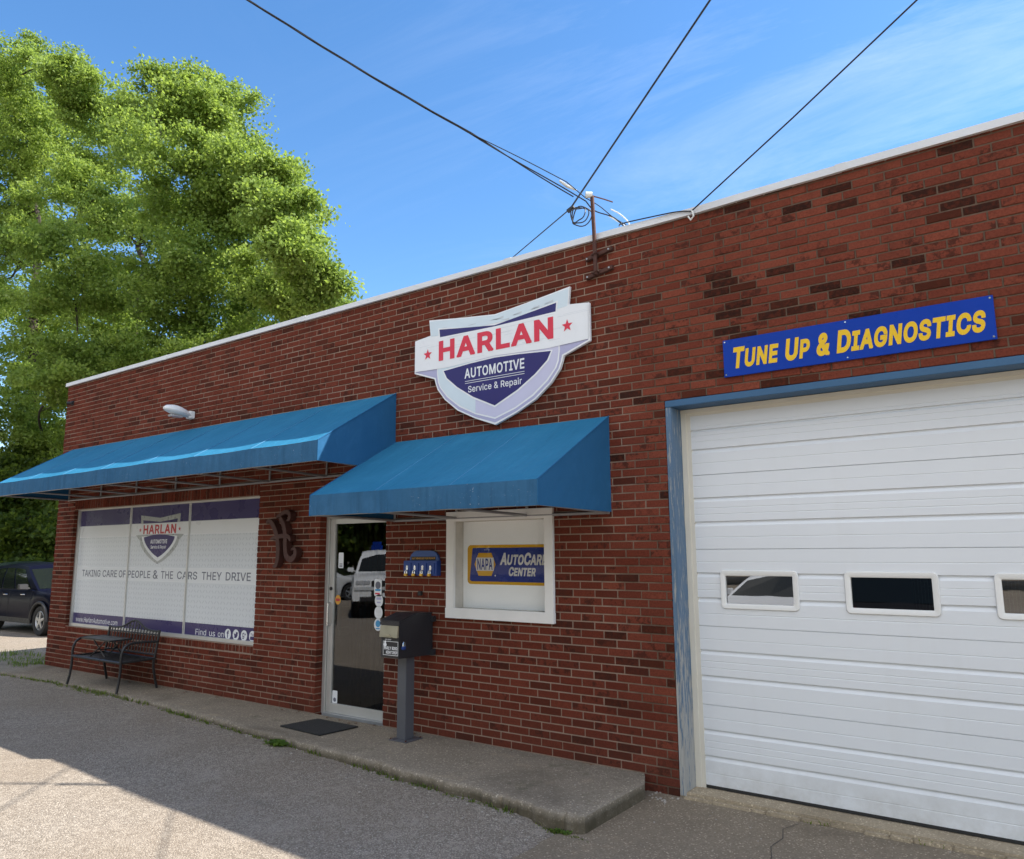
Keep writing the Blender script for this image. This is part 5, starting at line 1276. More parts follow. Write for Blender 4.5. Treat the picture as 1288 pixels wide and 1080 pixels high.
# ------------------------------------------------------------------ service mast and overhead cables
def mast():
    t = thing('service_mast', 'rusty iron pole bracketed to the brick and rising over the roof edge', 'service mast', (-3.18, 0, 4.12))
    MB().tube([(-3.172, -.062, 4.13), (-3.178, -.062, 4.5), (-3.190, -.062, 4.875)], .018, 10).build('pole', MT['rust'], t, smooth=True)
    for z, dz in ((4.305, .05), (4.135, .045)):
        b = MB(); b.hexa([(-3.29, -.040, z-.020), (-3.02, -.040, z-.020+dz), (-3.02, -.004, z-.020+dz), (-3.29, -.004, z-.020), (-3.29, -.040, z+.016), (-3.02, -.040, z+.016+dz), (-3.02, -.004, z+.016+dz), (-3.29, -.004, z+.016)])
        q = b.build('bracket', MT['rust'], t, bevel=.003)
        MB().cyl((-3.27, -.048, z), (-3.27, -.036, z), .008, 8).build('bolt', MT['aludark'], q); MB().cyl((-3.05, -.048, z+.04), (-3.05, -.036, z+.04), .008, 8).build('bolt', MT['aludark'], q)
        MB().tube([(-3.20, -.04, z+.01), (-3.20, -.088, z+.01), (-3.15, -.088, z+.02), (-3.15, -.04, z+.02)], .006, 6).build('u_bolt', MT['rust'], q, smooth=True)
    MB().cyl((-3.235, -.10, 4.885), (-3.19, -.062, 4.885), .028, 12).build('insulator', MT['insul'], t, smooth=True)
    MB().tube([(-3.19, -.07, 4.875), (-3.12, .03, 4.86), (-3.07, .10, 4.845)], .007, 6).build('top_clip', MT['rust'], t, smooth=True)
mast()
def catmull(pts, k=8):
    P = [Vector(p) for p in pts]; Q = []
    for i in range(len(P)-1):
        p0, p1, p2, p3 = P[max(i-1, 0)], P[i], P[i+1], P[min(i+2, len(P)-1)]
        for s in range(k):
            u = s/k; Q.append(.5*((2*p1)+(-p0+p2)*u+(2*p0-5*p1+4*p2-p3)*u*u+(-p0+3*p1-3*p2+p3)*u**3))
    Q.append(P[-1]); return Q
def cables():
    # service drop: three twisted strands from the pole across the street to the mast, then down to the roof
    t = thing('service_drop_cable', 'twisted black power cable running from upper left to the rusty pole', 'cable', (-3.2, -.06, 4.88), 'overhead cables')
    a, b = Vector((-3.30, -.14, 4.93)), Vector((-5.675, -2.0, 6.776))
    d = b-a
    line = []
    for i in range(0, 121):
        u = i/120*4.2
        p = a+d*u; p.z -= .10*math.sin(min(1, u)*math.pi)*.5 + (0 if u < 1 else 0)
        line.append(p)
    side = d.cross(Vector((0, 0, 1))).normalized(); up = side.cross(d).normalized()
    for k in range(3):
        pts = []
        for i, p in enumerate(line):
            an = i*.42+k*2.094; rr = .0065 if i < 60 else .010
            sep = .05*max(0, 1-i/9)
            pts.append(p + side*(math.cos(an)*rr+sep*(k-1)*.6) + up*(math.sin(an)*rr - sep*(1.0 if k else -.3)))
        if k < 2: pts = catmull([(-2.95-.03*k, .12, 4.60), (-3.05, .06, 4.68), (-3.14-.05*k, -.02, 4.78-.03*k), (-3.24, -.09, 4.86-.03*k)], 6) + pts[1:]
        MB().tube(pts, .0062 if k else .0045, 6).build('strand', MT['cable'], t, smooth=True)
    MB().tube([(-3.30, -.14, 4.93), (-3.36, -.20, 4.965), (-3.42, -.24, 5.02)], [.006, .016, .010], 8).build('dead_end_clamp', MT['insul'], t, smooth=True)
    wh = MB()
    wh.tube(catmull([(-2.92, .14, 4.54), (-2.93, .12, 4.62), (-2.99, .08, 4.70), (-3.06, .04, 4.75)], 6), .006, 8)
    wh.tube(catmull([(-2.95, .16, 4.54), (-2.97, .14, 4.60), (-3.04, .10, 4.66), (-3.09, .06, 4.70)], 6), .005, 8)
    tag(wh.build('conduit_tail', MT['insul'], None, smooth=True), 'white cable tails rising from the roof edge beside the rusty pole', 'cable')
    # communication cable with a spare coil
    t2 = thing('phone_cable', 'black cable with a spare coil crossing in front of the rusty pole', 'cable', (-3.46, 0, 4.86), 'overhead cables')
    P0, P1, P2 = Vector((-5.604, 2.0, 5.507)), Vector((-3.61, .25, 4.99)), Vector((-1.857, -.5, 5.925))
    ext = P2+(P2-P1)*2.5
    lower = [P0-(P1-P0)*.3, P0, P0.lerp(P1, .5), P1]; upper = [P1, P1.lerp(P2, .5), P2, ext]
    MB().tube(lower, .0065, 6).build('span', MT['cable'], t2, smooth=True)
    MB().tube(upper, .0085, 6).build('span', MT['cable'], t2, smooth=True)
    e_ = lower[0]; MB().tube([(e_.x, e_.y, 4.14), (e_.x, e_.y, e_.z+.05)], .025, 8).build('roof_post', MT['rust'], t2, smooth=True)
    co = MB(); R = random.Random(9)
    for k in range(3):
        rr = .075+.014*k; c = P1+Vector((.085, .03*k, -.085)); pts = []
        for i in range(25):
            an = 2*math.pi*i/24+k
            pts.append(c+Vector((rr*math.cos(an)*1.05, .02*math.sin(an*2+k), rr*math.sin(an)*.95+.012*math.sin(an*3+k))))
        co.tube(pts, .006, 6)
    co.tube([P1+Vector((-.03, 0, -.02)), P1+Vector((.04, 0, .01))], .022, 8)
    co.build('coil', MT['cable'], t2, smooth=True)
    # third cable pinned to the roof edge
    t3 = thing('roof_cable', 'black cable pinned to the white roof edge above the brick near the garage', 'cable', (-2.27, -.04, 4.47), 'overhead cables')
    a = Vector((-2.270, -.045, 4.478)); b = Vector((-.478, -.5, 5.272))
    MB().tube([a, a.lerp(b, .5)+Vector((0, 0, -.012)), b, a+(b-a)*3], .0065, 6).build('span', MT['cable'], t3, smooth=True)
    MB().tube(catmull([(-2.27, -.045, 4.478), (-2.40, -.043, 4.510), (-2.62, -.043, 4.528), (-2.9, -.040, 4.545), (-2.97, .02, 4.56)], 5), .006, 6).build('roof_run', MT['cable'], t3, smooth=True)
    hk = MB(); hk.tube([(-2.30, -.044, 4.44), (-2.275, -.055, 4.40), (-2.25, -.050, 4.43), (-2.262, -.05, 4.48)], .008, 6); hk.build('hook', MT['insul'], t3, smooth=True)
cables()

# ------------------------------------------------------------------ trees
def leaves_mesh(name, pts, nrm_up, size, mat, parent, rnd):
    """pts (N,3): one kite-shaped leaf each"""
    N = len(pts)
    org = ORG.get(parent, Vector((0, 0, 0))) if parent else Vector((0, 0, 0))
    d = rnd.normal(size=(N, 3)); d[:, 2] -= .35; d /= np.linalg.norm(d, axis=1)[:, None]
    n = rnd.normal(size=(N, 3)); n[:, 2] += nrm_up; n -= (n*d).sum(1)[:, None]*d; n /= np.linalg.norm(n, axis=1)[:, None]
    s = np.cross(d, n)
    L = size*rnd.uniform(.65, 1.35, size=(N, 1)); W = L*.36
    bend = n*L*.12
    v = np.empty((N, 4, 3))
    v[:, 0] = pts; v[:, 1] = pts+d*L*.5+s*W-bend; v[:, 2] = pts+d*L; v[:, 3] = pts+d*L*.5-s*W-bend
    v -= np.array(org)
    me = bpy.data.meshes.new(name)
    me.vertices.add(N*4); me.vertices.foreach_set('co', v.reshape(-1).astype(np.float32))
    me.loops.add(N*4); me.loops.foreach_set('vertex_index', np.arange(N*4, dtype=np.int32))
    me.polygons.add(N); me.polygons.foreach_set('loop_start', np.arange(0, N*4, 4, dtype=np.int32)); me.polygons.foreach_set('loop_total', np.full(N, 4, dtype=np.int32))
    me.materials.append(mat)
    at = me.attributes.new('rnd', 'FLOAT', 'FACE')
    return me, at
def tree(name, label, lobes, trunk, rad, nclump, nleaf, lsize, mat, seed, group=None, clump_r=.36, reach=1.0):
    rnd = np.random.default_rng(seed)
    t = thing(name, label, 'tree', tuple(trunk[0]), group)
    lob = np.array(lobes)
    vol = lob[:, 3]**1.6+.35
    # trunk and limbs
    tb = MB(); tr = [Vector(p) for p in trunk]
    k = len(tr)
    cr = catmull(tr, 5)
    tb.tube(cr, [rad*(1-.6*i/(len(cr)-1)) for i in range(len(cr))], 10)
    top_z = min(l[2] for l in lobes)
    nodes = [(q, rad*.5) for q in cr if q.z > .3*top_z] or [(cr[-1], rad*.5)]
    todo = sorted([(Vector(l[:3]), l[3]) for l in lobes], key=lambda l: min((l[0]-q[0]).length for q in nodes))
    while todo:
        bi, bn, bd = 0, None, 1e9
        for ii, (c, r) in enumerate(todo):
            for q in nodes:
                d_ = (q[0]-c).length + (2.0 if q[0].z > c.z+.5 else 0)
                if d_ < bd: bi, bn, bd = ii, q, d_
        c, r = todo.pop(bi); best, pr = bn
        L_ = (c-best).length
        mid = best.lerp(c, .5)+Vector(rnd.normal(size=3)*.10*L_)+Vector((0, 0, .06*L_))
        pts = catmull([best, mid, c], 6)
        r0 = max(.035, min(pr*.8, .06*r+.07)); r1 = r0*.55
        tb.tube(pts, [r0+(r1-r0)*i/(len(pts)-1) for i in range(len(pts))], 6)
        nodes += [(c, r1), (mid, (r0+r1)/2)]
        for q in range(9):
            dv = rnd.normal(size=3); dv /= np.linalg.norm(dv); dv[2] = abs(dv[2])*.8-.1
            s_ = pts[len(pts)//2+q % 5]; e = c+Vector(dv*r*.8)
            m_ = s_.lerp(e, .5)+Vector(rnd.normal(size=3)*.12*r)
            tb.tube([s_, m_, e], [max(.010, r1*.5), max(.008, r1*.3), .005], 4)
    tb.build('trunk', MT['bark'], t, smooth=True)
    # foliage: clumps gathered towards each lobe's outer part
    P = []; RV = []
    w_ = vol/vol.sum()
    sub = []
    for (x, y, z, r), f in zip(lobes, w_):
        k_ = rnd.integers(11, 16)
        dv = rnd.normal(size=(k_, 3)); dv /= np.linalg.norm(dv, axis=1)[:, None]
        for d_ in dv:
            q = rnd.uniform(.15, 1.0)**.7*r*reach
            sub.append((x+d_[0]*q, y+d_[1]*q, z+d_[2]*q*.85, r*rnd.uniform(.28, .58), .84*f/k_))
        for q in range(10):
            d_ = rnd.normal(size=3); d_ /= np.linalg.norm(d_); d_[2] = d_[2]*.8+.1
            for st_ in (.98, 1.14, 1.28):
                m2 = st_*r*reach
                sub.append((x+d_[0]*m2, y+d_[1]*m2, z+d_[2]*m2*.85-.05*st_, r*(.24-.10*(st_-1)/.25)*1.0, .20*f/30))
    for x, y, z, r, f in sub:
        nc = max(3, int(nclump*f))
        dv = rnd.normal(size=(nc, 3)); dv /= np.linalg.norm(dv, axis=1)[:, None]
        rr = r*rnd.uniform(.10, 1.15, size=(nc, 1))**.6
        cc = np.array([x, y, z])+dv*rr*np.array([1.05, 1.05, .8])
        tone = rnd.uniform(-.12, .12, size=nc)+rnd.uniform(-.14, .14)
        for c, tn in zip(cc, tone):
            m_ = int(nleaf*rnd.uniform(.5, 1.5)); sp = clump_r*rnd.uniform(.6, 1.35)
            q = c+rnd.normal(size=(m_, 3))*np.array([sp, sp, sp*.42])*.62
            q[:, 2] -= .25*((q[:, :2]-c[:2])**2).sum(1)
            P.append(q); RV.append(np.clip(.5+tn+rnd.normal(size=m_)*.2, 0, 1))
    P = np.concatenate(P); RV = np.concatenate(RV)
    me, at = leaves_mesh('crown', P, .9, lsize, mat, t, rnd)
    at.data.foreach_set('value', RV.astype(np.float32)); me.update(); me.validate()
    o = bpy.data.objects.new('crown', me); C.objects.link(o); o.parent = t; ORG[o] = ORG[t]
    return t
T2 = [[-23.82,6.64,16.94,1.14],[-23.11,7.3,17.25,1.1],[-25.55,9.79,18.34,1.62],[-31.15,8.82,19.33,1.86],[-22.57,6.67,14.08,1.82],[-21.3,8.17,14.31,1.54],[-20.0,8.37,13.7,.8],[-17.4,6.96,11.5,.8],[-21.73,9.49,12.93,1.8],[-16.1,6.76,10.0,.6],[-16.9,7.98,9.3,.66],[-18.82,8.53,10.25,1.23],[-22.9,8.15,12.05,2.04],[-28.56,8.84,14.02,2.36],[-18.83,9.51,9.48,.81],[-23.39,10.47,10.79,1.75],[-23.54,7.51,10.03,1.87],[-30.67,9.11,12.08,2.29],[-22.52,9.32,8.6,1.64],[-22.91,7.55,8.02,1.56],[-27.5,8.3,8.6,1.7],[-30.5,8.0,8.0,1.7],[-26.0,8.6,6.4,1.6],[-29.0,8.6,5.6,1.7],[-32.3,8.4,5.8,1.5]]
tree('broadleaf_tree', 'tall light green broadleaf tree rising over the left end of the roof', T2, [(-27.3, 8.5, -.2), (-27.4, 8.5, 3.3), (-28.3, 8.5, 7.5), (-28.0, 8.5, 10), (-27.3, 8.4, 12.5)], .30, 3500, 62, .112, MT['leafA'], 5, 'trees beyond the building')
T1 = [[-32.47,5.38,20.78,1.44],[-40.88,9.66,26.94,1.5],[-30.32,6.69,20.17,0.95],[-36.3,6.76,20.35,2.31],[-37.35,9.3,21.71,2.31],[-37.12,7.95,17.85,2.74],[-30.73,7.45,15.62,1.75],[-40.42,8.78,15.41,2.91],[-26.62,5.51,11.11,1.76],[-35.82,8.49,10.96,2.63],[-34.48,7.02,7.39,2.11],[-26.31,5.77,7.65,1.33],[-34.01,8.28,6.18,1.82],[-40.82,9.47,5.17,1.71],[-40.26,6.29,20.11,2.99],[-45.96,8.15,16.93,3.35],[-40.76,6.69,10.65,2.92]]
tree('broadleaf_tree', 'taller light green broadleaf tree cut off by the left picture edge', T1, [(-35.3, 8.4, -.2), (-35.2, 8.4, 4), (-35.2, 8, 9), (-36, 8, 13), (-36.4, 8.2, 16)], .30, 3700, 62, .118, MT['leafA'], 8, 'trees beyond the building')
BUSH = [[-31.6,6.2,1.2,1.3],[-30.3,6.4,2.6,1.2],[-32.6,6.6,3.0,1.4],[-29.3,6.8,1.0,1.2],[-34.2,6.8,1.6,1.5],[-31.4,6.6,4.3,1.3],[-33.4,6.5,4.9,1.3],[-35.6,7.2,3.4,1.6],[-28.4,7.4,2.6,1.1],[-30.0,7.4,4.6,1.1],[-36.8,7.4,1.2,1.6]]
tree('bushy_tree', 'low dark bushy tree behind the parked cars', BUSH, [(-31.8, 6.6, -.2), (-31.8, 6.6, 2), (-31.9, 6.6, 4.0)], .18, 620, 34, .17, MT['leafB'], 12, 'trees beyond the building', .5)
rb = np.random.default_rng(31)
SPOTS = [(-26, -30, 1.5, 'dark green tree across the lot, mirrored in the top of the glass door'), (-36, -26, 1.6, 'dark green tree across the lot, left of the mirrored blue sign'), (-17, -33, 1.5, 'dark green tree across the lot behind the white pickup'),
         (-47, -22, 1.6, 'dark green tree at the far left corner of the lot'), (-7, -35, 1.4, 'dark green tree across the lot behind the white sedan'), (4, -36, 1.5, 'dark green tree across the lot behind the dark suv'),
         (-56, -10, 1.6, 'dark green tree down the street beyond the navy car'), (-58, -2, 1.4, 'dark green tree farthest down the street')]
for i, (x, y, s, lab) in enumerate(SPOTS):
    lb = [[x+rb.normal()*2.4*s, y+rb.normal()*1.6*s, 1.6*s+abs(rb.normal())*3.0*s+(.7*s*(q % 4)), rb.uniform(1.5, 2.3)*s] for q in range(15)]
    tree('street_tree', lab, lb, [(x, y, -.2), (x, y, 3*s), (x+.2, y, 7*s)], .3, 620, 26, .38, MT['leafB'], 50+i, 'trees across the lot', .75)

def tree_line():
    rnd = np.random.default_rng(77); P = []; RV = []
    for i in range(420):
        u = rnd.uniform(0, 1); x = -98+70*u+rnd.normal()*2.5; y = 14+62*u+rnd.normal()*2.5; h = rnd.uniform(3.0, 9.5); m_ = 70
        q = np.array([x, y, h*rnd.uniform(.15, 1)])+rnd.normal(size=(m_, 3))*np.array([1.5, 1.5, 1.0]); q[:, 2] = np.abs(q[:, 2])
        P.append(q); RV.append(np.clip(.5+rnd.uniform(-.3, .3)+rnd.normal(size=m_)*.2, 0, 1))
    P = np.concatenate(P); RV = np.concatenate(RV)
    me, at = leaves_mesh('distant_wood', P, .9, .62, MT['leafB'], None, rnd)
    at.data.foreach_set('value', RV.astype(np.float32)); me.update()
    o = bpy.data.objects.new('distant_wood', me); C.objects.link(o); stuff(o)
tree_line()

# ------------------------------------------------------------------ cars
def lerp_prof(pr, x):
    if x <= pr[0][0]: return pr[0][1]
    for (a, za), (b, zb) in zip(pr, pr[1:]):
        if a <= x <= b: return za+(zb-za)*(x-a)/(b-a)
    return pr[-1][1]
def car(name, label, cat, loc, rot, P, pm, group=None):
    """x forward from the rear bumper, y to the left, z up"""
    t = thing(name, label, cat, (0, 0, 0), group)
    L, W = P['L'], P['W']; wr = P['wr']; ax = P['axles']; top = P['top']; sill = P['sill']
    xs = sorted(set(list(np.arange(0, L, .07))+[L]+[a+s for a in ax for s in (-wr*1.17, wr*1.17)]))
    def hw(x):
        u = (x-L/2)/(L/2); return W/2*(1-P.get('taper', .16)*abs(u)**4)
    ks = [0, .10, .35, .62, .84, .95, 1.0, 1.0]
    ws = [.955, .985, 1.0, .995, .975, .945, .88, 0.0]
    b = MB(); rows = []
    for x in xs:
        zb = sill+.10*max(0, (x-(L-.5))/.5)+.10*max(0, (.4-x)/.4)
        for a in ax:
            ra = wr*1.17
            if abs(x-a) < ra: zb = max(zb, wr+math.sqrt(max(0, ra*ra-(x-a)**2))*.98)
        tp = lerp_prof(top, x); h = hw(x)
        row = []
        for k_, w_ in zip(ks, ws): row.append((x, h*w_, zb+(tp-zb)*k_ - (.02 if w_ == .88 else 0) + (.015 if w_ == 0 else 0)))
        row += [(px, -py, pz) for px, py, pz in row[-2::-1]]
        rows.append(row)
    n = len(rows[0]); vs = [p for r in rows for p in r]
    fs = [(i*n+j, i*n+j+1, (i+1)*n+j+1, (i+1)*n+j) for i in range(len(rows)-1) for j in range(n-1)]
    fs += [tuple(range(n)), tuple((len(rows)-1)*n+j for j in range(n))[::-1]]
    b.add(vs, fs)
    # greenhouse
    r0, r1, f1, f0, zr = P['gh']
    zb0, zbf = lerp_prof(top, r0)-.03, lerp_prof(top, f0)-.03
    wb, wt = W/2*.90, W/2*P.get('roofw', .68)
    def gp(s, v, off=0.0):     # side surface: s rear->front, v belt->roof
        xb_, xt_ = r0+(f0-r0)*s, r1+(f1-r1)*s
        zb_ = zb0+(zbf-zb0)*s; zt_ = zr-.05-(.05*(2*s-1)**2)
        bow = .03*math.sin(math.pi*v)
        return (xb_+(xt_-xb_)*v, wb+(wt-wb)*v+bow+off, zb_+(zt_-zb_)*v)
    NS, NV = 14, 6
    rows = []
    for i in range(NS+1):
        s = i/NS
        row = [gp(s, v/NV) for v in range(NV+1)]
        x, y, z = row[-1]
        row += [(x, y*.82, z+.030), (x, y*.45, z+.050), (x, 0, z+.056)]
        row += [(px, -py, pz) for px, py, pz in row[-2::-1]]
        rows.append(row)
    n = len(rows[0]); vs = [p for r in rows for p in r]
    fs = [(i*n+j, i*n+j+1, (i+1)*n+j+1, (i+1)*n+j) for i in range(NS) for j in range(n-1)]
    fs += [tuple(range(n)), tuple(NS*n+j for j in range(n))[::-1]]
    b.add(vs, fs)
    body = b.build('body', pm, t, smooth=True)
    # glass, set just proud of the pillars
    def sidepane(s0, s1, v0, v1, sg):
        g = MB(); m_ = 6; vs = []
        for i in range(m_+1):
            for j in range(m_+1):
                q = gp(s0+(s1-s0)*i/m_, v0+(v1-v0)*j/m_, .006); vs.append((q[0], q[1]*sg, q[2]))
        g.add(vs, [(i*(m_+1)+j, i*(m_+1)+j+1, (i+1)*(m_+1)+j+1, (i+1)*(m_+1)+j) for i in range(m_) for j in range(m_)])
        g.build('side_window', MT['carglass'], t, smooth=True)
    for s0, s1 in P['panes']:
        for sg in (-1, 1): sidepane(s0, s1, .10, .88, sg)
    def endpane(s, dx, nm):
        q0, q1 = gp(s, .10), gp(s, .90)
        g = MB(); g.add([(q0[0]+dx, q0[1]*.93, q0[2]), (q1[0]+dx, q1[1]*.93, q1[2]), (q1[0]+dx, 0, q1[2]+.03), (q1[0]+dx, -q1[1]*.93, q1[2]), (q0[0]+dx, -q0[1]*.93, q0[2]), (q0[0]+dx, 0, q0[2])], [(0, 1, 2, 5), (5, 2, 3, 4)])
        g.build(nm, MT['carglass'], t)
    endpane(1, .010, 'windscreen'); endpane(0, -.010, 'rear_window')
    # wheel wells, wheels
    u = MB(); u.box(.25, L-.25, -W/2*.86, W/2*.86, sill-.02, sill+.16); u.build('underbody', MT['plastic'], t)
    for a in ax:
        for sg in (-1, 1):
            wl = MB(); ra = wr*1.15; m_ = 14
            vs = [(a+ra*math.cos(math.pi*i/m_), sg*yy, wr+ra*math.sin(math.pi*i/m_)) for yy in (W/2*.97, W/2*.55) for i in range(m_+1)]
            wl.add(vs, [(i, i+1, m_+2+i, m_+1+i) for i in range(m_)]+[tuple(m_+1+i for i in range(m_+1))])
            wl.build('wheel_arch', MT['plastic'], t)
        for sg in (-1, 1):
            y0, y1 = sg*W/2*.965, sg*(W/2*.965-.21)
            ty = MB(); m_ = 28; prof = [(wr*.66, y0), (wr*.80, y0+sg*.012), (wr*.93, y0+sg*.006), (wr, y0-sg*.03), (wr, y1+sg*.03), (wr*.93, y1), (wr*.6, y1)]
            vs = [(a+r_*math.cos(2*math.pi*i/m_), yy, wr+r_*math.sin(2*math.pi*i/m_)) for r_, yy in prof for i in range(m_)]
            ty.add(vs, [(k*m_+i, k*m_+(i+1) % m_, (k+1)*m_+(i+1) % m_, (k+1)*m_+i) for k in range(len(prof)-1) for i in range(m_)])
            wh = ty.build('wheel', MT['tyre'], t, smooth=True)
            rm = MB(); yr = y0-sg*.015
            ring = [(wr*.67, yr), (wr*.60, yr+sg*.012), (wr*.56, yr-sg*.02), (wr*.56, yr-sg*.08)]
            vs = [(a+r_*math.cos(2*math.pi*i/m_), yy, wr+r_*math.sin(2*math.pi*i/m_)) for r_, yy in ring for i in range(m_)]
            rm.add(vs, [(k*m_+i, k*m_+(i+1) % m_, (k+1)*m_+(i+1) % m_, (k+1)*m_+i) for k in range(3) for i in range(m_)])
            for k in range(5):
                an = 2*math.pi*k/5+.3; c_, s_ = math.cos(an), math.sin(an)
                pts = []
                for rr, hwid in ((wr*.10, .035), (wr*.58, .022)):
                    for q in (-1, 1): pts.append((a+rr*c_-q*hwid*s_, wr+rr*s_+q*hwid*c_))
                rm.prism([pts[0], pts[1], pts[3], pts[2]], yr-.012 if sg > 0 else yr-.012, yr+.012)
            rm.cyl((a, yr-.015, wr), (a, yr+.015, wr), wr*.14, 12)
            rm.build('rim', MT['rim'], wh)
            MB().cyl((a, yr-sg*.05, wr), (a, yr-sg*.06, wr), wr*.56, 20).build('brake_disc', MT['plastic'], wh)
    # doors lines and handles, mirrors
    for sg in (-1, 1):
        for xd in P['handles']:
            z = lerp_prof(top, xd)-.13; yy = sg*(hw(xd)*.985)
            MB().tube([(xd-.09, yy, z), (xd-.06, yy+sg*.03, z), (xd+.06, yy+sg*.03, z), (xd+.09, yy, z)], .012, 6).build('door_handle', P.get('handlemat', pm), t, smooth=True)
        dl = MB()
        for xd in P['seams']:
            tp = lerp_prof(top, xd)
            pts = [(xd, sg*(hw(xd)*w_+.001), sill+(tp-sill)*k_) for k_, w_ in zip(ks[1:6], ws[1:6])]
            dl.tube(pts, .004, 4)
        dl.build('door_seam', MT['plastic'], t)
        q = gp(P.get('mirror', .93), .12)
        mm = MB(); mx = q[0]; my = sg*(q[1]+.02)
        mm.tube([(mx, my, q[2]-.02), (mx-.02, my+sg*.08, q[2]+.01)], .022, 8)
        mm.hexa([(mx-.09, my+sg*.06, q[2]-.04), (mx+.05, my+sg*.06, q[2]-.03), (mx+.02, my+sg*.24, q[2]-.02), (mx-.09, my+sg*.24, q[2]-.03), (mx-.09, my+sg*.06, q[2]+.10), (mx+.03, my+sg*.06, q[2]+.09), (mx+.0, my+sg*.24, q[2]+.09), (mx-.09, my+sg*.24, q[2]+.10)])
        mm.build('wing_mirror', P.get('mirmat', pm), t, smooth=True, bevel=.02)
    # front: lamps, grille, bumper strip; rear: lamps
    zf = lerp_prof(top, L); 
    for sg in (-1, 1):
        yy = sg*hw(L)*.70
        h = MB(); a0 = P.get('lampz', zf-.16)
        h.hexa([(L-.22, yy-.20, a0-.06), (L+.012, yy-.20, a0-.06), (L+.012, yy+.20, a0-.06), (L-.22, yy+.20, a0-.06), (L-.22, yy-.20, a0+.07), (L+.004, yy-.20, a0+.07), (L+.004, yy+.20, a0+.07), (L-.22, yy+.20, a0+.07)])
        h.build('headlight', MT['lampglass'], t, bevel=.02)
        zt_ = lerp_prof(top, 0)-.10; tl = MB(); hy = sg*hw(0)*.90
        tl.box(-.012, .14, hy-.09, hy+.09, zt_-.20, zt_+P.get('taillift', .08)); tl.build('tail_light', MT['tail'], t, bevel=.015)
    g = MB(); gz = P.get('grille', (zf-.26, zf-.06)); g.box(L-.05, L+.016, -hw(L)*.46, hw(L)*.46, gz[0], gz[1], 0)
    g.build('grille', MT['plastic'], t, bevel=.01)
    if P.get('bar'): MB().box(L+.0, L+.03, -hw(L)*.95, hw(L)*.95, P['bar'][0], P['bar'][1]).build('grille_bar', P['barmat'], t, bevel=.01)
    MB().box(L-.05, L+.02, -hw(L)*.8, hw(L)*.8, sill+.08, sill+.22).build('bumper', MT['plastic'], t, bevel=.02)
    MB().box(-.03, .05, -hw(0)*.85, hw(0)*.85, sill+.10, sill+.26).build('bumper', P.get('bumpmat', pm), t, bevel=.02)
    MB().box(L+.02, L+.028, -.15, .15, sill+.20, sill+.31).build('number_plate', MT['lightgrey'], t)
    if P.get('clad'):
        for a in ax:
            for sg in (-1, 1):
                c = MB(); pts = [(a+wr*1.2*math.cos(q), sg*(W/2*.985+.004), wr+wr*1.2*math.sin(q)) for q in np.linspace(0, math.pi, 16)]
                c.tube(pts, .035, 6); c.build('arch_trim', MT['plastic'], t, smooth=True)
        for sg in (-1, 1):
            c = MB(); c.box(ax[0]+wr*1.2, ax[1]-wr*1.2, sg*W/2*.965-.02, sg*W/2*.965+.02, sill-.01, sill+.12); c.build('sill_trim', MT['plastic'], t, bevel=.015)
    if P.get('rails'):
        for sg in (-1, 1):
            x0_, x1_ = r1+.25, f1-.2
            MB().tube([(x0_, sg*wt*.86, zr-.03), (x0_+.12, sg*wt*.88, zr+.055), (x1_-.12, sg*wt*.88, zr+.055), (x1_, sg*wt*.86, zr-.03)], .018, 8).build('roof_rail', MT['tube'], t, smooth=True)
    if P.get('bed'):
        x0_, x1_ = P['bed']; MB().box(x0_, x1_, -W/2*.80, W/2*.80, lerp_prof(top, x0_)-.03, lerp_prof(top, x0_)+.018).build('bed_cover', MT['plastic'], t, bevel=.01)
    t.location = loc; t.rotation_euler = (0, 0, rot)
    return t
SUV = dict(L=4.10, W=1.77, wr=.335, axles=(.78, 3.30), sill=.26, top=[(0, .86), (.10, .98), (1.2, 1.0), (2.75, 1.03), (2.95, 1.01), (3.5, .97), (3.95, .87), (4.10, .66)],
           gh=(.08, .38, 2.02, 3.02, 1.61), panes=[(.14, .34), (.37, .60), (.63, .90)], handles=(1.55, 2.45), seams=(1.32, 1.72, 2.83), clad=True, rails=True, mirror=.90, handlemat=MT['chrome'], mirmat=MT['plastic'], lampz=.80, roofw=.70)
SEDAN = dict(L=4.75, W=1.82, wr=.325, axles=(1.02, 3.78), sill=.20, top=[(0, .82), (.12, .98), (.85, 1.02), (1.6, .96), (3.3, .95), (3.55, .93), (4.3, .82), (4.65, .70), (4.75, .55)],
           gh=(.55, 1.35, 2.55, 3.52, 1.44), panes=[(.22, .47), (.51, .86)], handles=(1.75, 2.75), seams=(1.55, 2.35, 3.25), mirror=.88)
BIGSUV = dict(L=4.6, W=1.85, wr=.36, axles=(.92, 3.62), sill=.28, top=[(0, .90), (.08, 1.05), (1.2, 1.08), (3.1, 1.08), (3.3, 1.06), (4.1, .98), (4.5, .85), (4.6, .66)],
           gh=(.06, .30, 2.55, 3.42, 1.68), panes=[(.10, .30), (.33, .58), (.61, .90)], handles=(1.7, 2.6), seams=(1.5, 2.3, 3.2), rails=True, mirror=.90, taillift=.16, roofw=.74)
PICK = dict(L=5.85, W=2.03, wr=.41, axles=(1.25, 4.90), sill=.42, top=[(0, 1.30), (.1, 1.33), (1.95, 1.33), (2.0, 1.28), (4.0, 1.24), (4.25, 1.24), (5.4, 1.18), (5.75, 1.08), (5.85, .95)],
           gh=(2.02, 2.2, 3.15, 4.10, 1.90), panes=[(.06, .48), (.54, .88)], handles=(2.9, 3.7), seams=(2.15, 3.15, 4.05), mirror=.90, bed=(.2, 1.9), taper=.06, lampz=1.0, grille=(.62, 1.06), bar=(.80, .90), barmat=MT['p_silver'], roofw=.74, taillift=.2)
